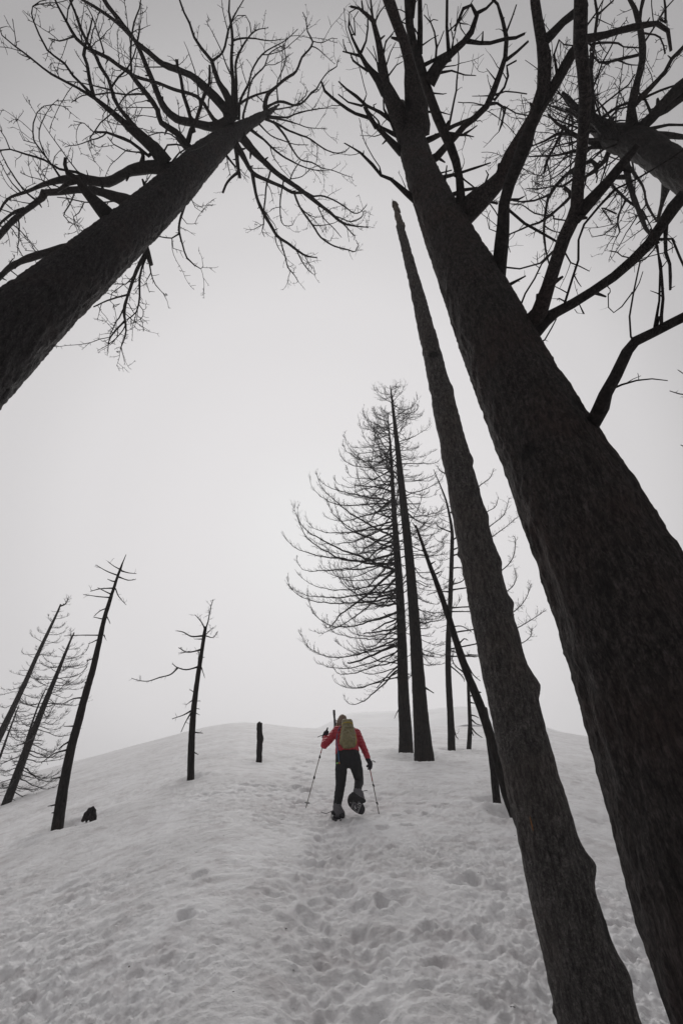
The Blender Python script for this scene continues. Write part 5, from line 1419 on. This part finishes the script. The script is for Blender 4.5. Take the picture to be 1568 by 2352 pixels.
# snowshoes
def snowshoe(label, c, fwd, nrm, half_l, half_w, strap_pts):
    """a deck with upturned nose, rim, binding plate, heel bar and two rows of steel teeth underneath"""
    o = empty('snowshoe', c, label, 'snowshoe', 'the hiker\'s snowshoes')
    bs = [float(v) for v in o.location]
    c = np.asarray(c); f = norm(np.asarray(fwd)); n = norm(np.asarray(nrm) - f * np.dot(nrm, f)); s = np.cross(f, n)
    def P(a, b, h): return c + f * a + s * b + n * h
    outline = []
    N = 40
    for k in range(N):
        a = 2 * math.pi * k / N
        x = half_l * math.cos(a); y = half_w * math.copysign(abs(math.sin(a)) ** 0.7, math.sin(a)) * (1.0 - 0.22 * (1 - math.cos(a)) / 2)
        outline.append((x, y, 0.05 * max(0, x / half_l - .45) ** 1.5))
    g = Geo(); vv = [P(x, y, h + .006) for x, y, h in outline] + [P(x, y, h - .006) for x, y, h in outline]
    fs = [tuple(range(N)), tuple(range(2 * N - 1, N - 1, -1))] + [(k, k + N, (k + 1) % N + N, (k + 1) % N) for k in range(N)]
    g.add(vv, fs); g.build('deck', M_DECK, o, bs, smooth=False)
    g = Geo(); ring = [P(x * 1.01, y * 1.03, h) for x, y, h in outline]; ring.append(ring[0]); g.tube(ring, [.012] * len(ring), 8); g.build('frame', M_SOLE, o, bs)
    g = Geo()
    for (a0, wd) in ((0.04, half_w * .78), (-half_l * .55, half_w * .62)):
        m = 6
        for k in range(m):
            b0 = -wd + 2 * wd * k / m; b1 = -wd + 2 * wd * (k + 1) / m; bm_ = (b0 + b1) / 2
            t = .006
            g.add([P(a0 - t, b0, -.004), P(a0 - t, b1, -.004), P(a0 - t, bm_, -.062), P(a0 + t, b0, -.004), P(a0 + t, b1, -.004), P(a0 + t, bm_, -.062)], [(0, 1, 2), (5, 4, 3), (0, 3, 4, 1), (1, 4, 5, 2), (2, 5, 3, 0)])
    g.build('crampon', M_STEEL, o, bs, smooth=False)
    for sd in (-1, 1):
        g = Geo(); b0 = sd * half_w * .72; t = .003; m = 9; a0, a1 = -half_l * .62, half_l * .35; vv = []; fs = []
        for k in range(m + 1):
            a = a0 + (a1 - a0) * k / m; hh = -.03 if k % 2 else -.012
            vv += [P(a, b0 - t, 0), P(a, b0 + t, 0), P(a, b0 + t, hh), P(a, b0 - t, hh)]
        for k in range(m):
            i = 4 * k; fs += [(i + 1, i + 5, i + 6, i + 2), (i, i + 3, i + 7, i + 4), (i + 2, i + 6, i + 7, i + 3)]
        g.add(vv, fs); g.build('traction_rail', M_STEEL, o, bs, smooth=False)
    g = Geo(); vv = []
    for h in (.008, .022):
        vv += [P(.16, -.05, h), P(.16, .05, h), P(-.02, .06, h), P(-.02, -.06, h)]
    g.add(vv, [(0, 1, 2, 3), (7, 6, 5, 4), (0, 4, 5, 1), (1, 5, 6, 2), (2, 6, 7, 3), (3, 7, 4, 0)]); g.build('binding', M_SOLE, o, bs, smooth=False)
    # pivot plate and lumps of snow caught among the teeth
    g = Geo(); vv = []
    for h in (-.009, -.016):
        vv += [P(.10, -.045, h), P(.10, .045, h), P(-.06, .06, h), P(-.06, -.06, h)]
    g.add(vv, [(0, 1, 2, 3), (7, 6, 5, 4), (0, 4, 5, 1), (1, 5, 6, 2), (2, 6, 7, 3), (3, 7, 4, 0)]); g.build('pivot_plate', M_BOOT, o, bs, smooth=False)
    rs_ = random.Random(17); g = Geo()
    for _ in range(13):
        a_, b_ = rs_.uniform(-half_l * .8, half_l * .6), rs_.uniform(-half_w * .65, half_w * .65)
        r_ = rs_.uniform(.008, .02); sp_ = sphere_pts(P(a_, b_, -.012), np.array([r_, r_, r_ * .8]), 1)
        bm_ico = bmesh.new(); bmesh.ops.create_icosphere(bm_ico, subdivisions=1, radius=1); ff = [tuple(v.index for v in f_.verts) for f_ in bm_ico.faces]; bm_ico.free()
        g.add(sp_ + np.array([[rs_.gauss(0, .003) for _ in range(3)] for _ in sp_]), ff)
    lumps = g.build('caught_snow', M_SNOW, o, bs)
    g = Geo(); p, q = resample([W(*t) for t in strap_pts], [.006] * len(strap_pts), .02); g.tube(p, q, 5); g.build('binding_strap', M_BOOT, o, bs)
dz = float(ground(FOOT[0], FOOT[1] + .5) - ground(FOOT[0], FOOT[1] - .5))
snowshoe('snowshoe flat on the snow under the hiker\'s planted left foot', W(725,1712,.10), (0.03, 1.0, dz + .10), (0.12, -dz, 1.0), 0.28, 0.115, [(640,1650,-.02), (600,1668,-.03), (560,1680,-.05), (490,1662,-.06)])
snowshoe('tilted snowshoe hanging from the hiker\'s lifted right foot, spiked sole towards us', W(990,1550,-.03), (-.62, .34, .50), (0.12, .80, .46), 0.185, 0.115, [(1030,1375,-.15), (1075,1365,-.17), (1115,1357,-.18), (1155,1350,-.18)])

# ------------------------------------------------------------------ the snow, the far hill and the air
rgq = random.Random(909)
g = Geo()
def chip(x, y, sz):
    z = float(SNOW_Z(x, y)); a = rgq.uniform(0, 6.28); l, w, h = sz * rgq.uniform(.6, 1.8), sz * rgq.uniform(.25, .6), sz * rgq.uniform(.12, .3)
    c, sn = math.cos(a), math.sin(a); vv = []
    for hz_ in (0, h):
        for (p, q) in ((-1, -.6), (.3, -1), (1, .2), (-.2, 1)):
            p *= l * rgq.uniform(.7, 1.1); q *= w * rgq.uniform(.7, 1.1)
            vv.append((x + p * c - q * sn, y + p * sn + q * c, z - .004 + hz_ + rgq.uniform(0, h * .5)))
    g.add(vv, [(3, 2, 1, 0), (4, 5, 6, 7), (0, 1, 5, 4), (1, 2, 6, 5), (2, 3, 7, 6), (3, 0, 4, 7)])
snow = build_snow()
build_hill()
_bv = BVHTree.FromPolygons([v.co[:] for v in snow.data.vertices], [tuple(p.vertices) for p in snow.data.polygons])
def SNOW_Z(x, y):
    h = _bv.ray_cast(Vector((x, y, 60)), Vector((0, 0, -1)))
    return h[0].z if h[0] is not None else float(ground(x, y))
for (qx, qy, rad, dp) in TREE_WELLS:
    for _ in range(22):
        a = rgq.uniform(0, 6.28); d = rad * (.6 + abs(rgq.gauss(0, 1.3)))
        chip(qx + math.cos(a) * d, qy + math.sin(a) * d, rgq.uniform(.006, .018))
for _ in range(320):
    r_ = rgq.uniform(3.2, 20); a = rgq.uniform(-.75, .75)
    chip(r_ * math.sin(a), r_ * math.cos(a), rgq.uniform(.005, .013))
lit = g.build('bark_litter', M_LEFT, smooth=False); tag(lit, kind='stuff')
hm, hnt, hb = new_mat('fog')
hnt.nodes.remove(hb)
pv = hnt.nodes.new('ShaderNodeVolumePrincipled')
pv.inputs['Color'].default_value = (0.96, 0.96, 0.97, 1)
pv.inputs['Density'].default_value = HAZE_DENSITY
pv.inputs['Anisotropy'].default_value = 0.0
hnt.links.new(pv.outputs[0], hnt.nodes['Material Output'].inputs['Volume'])
zs = []
for ob in scene.objects:
    if ob.type == 'MESH':
        zs += [(ob.matrix_world.translation.z if ob.parent is None else ob.parent.location.z) + v[2] for v in ob.bound_box]
z0, z1 = min(zs) - 1.0, max(zs) + 1.5
g = Geo()
g.add([(x, y, z) for z in (z0, z1) for (x, y) in ((-330, -170), (330, -170), (330, 340), (-330, 340))], [(0, 3, 2, 1), (4, 5, 6, 7), (0, 1, 5, 4), (1, 2, 6, 5), (2, 3, 7, 6), (3, 0, 4, 7)])
hz = g.build('haze', hm, smooth=False)
tag(hz, kind='stuff')
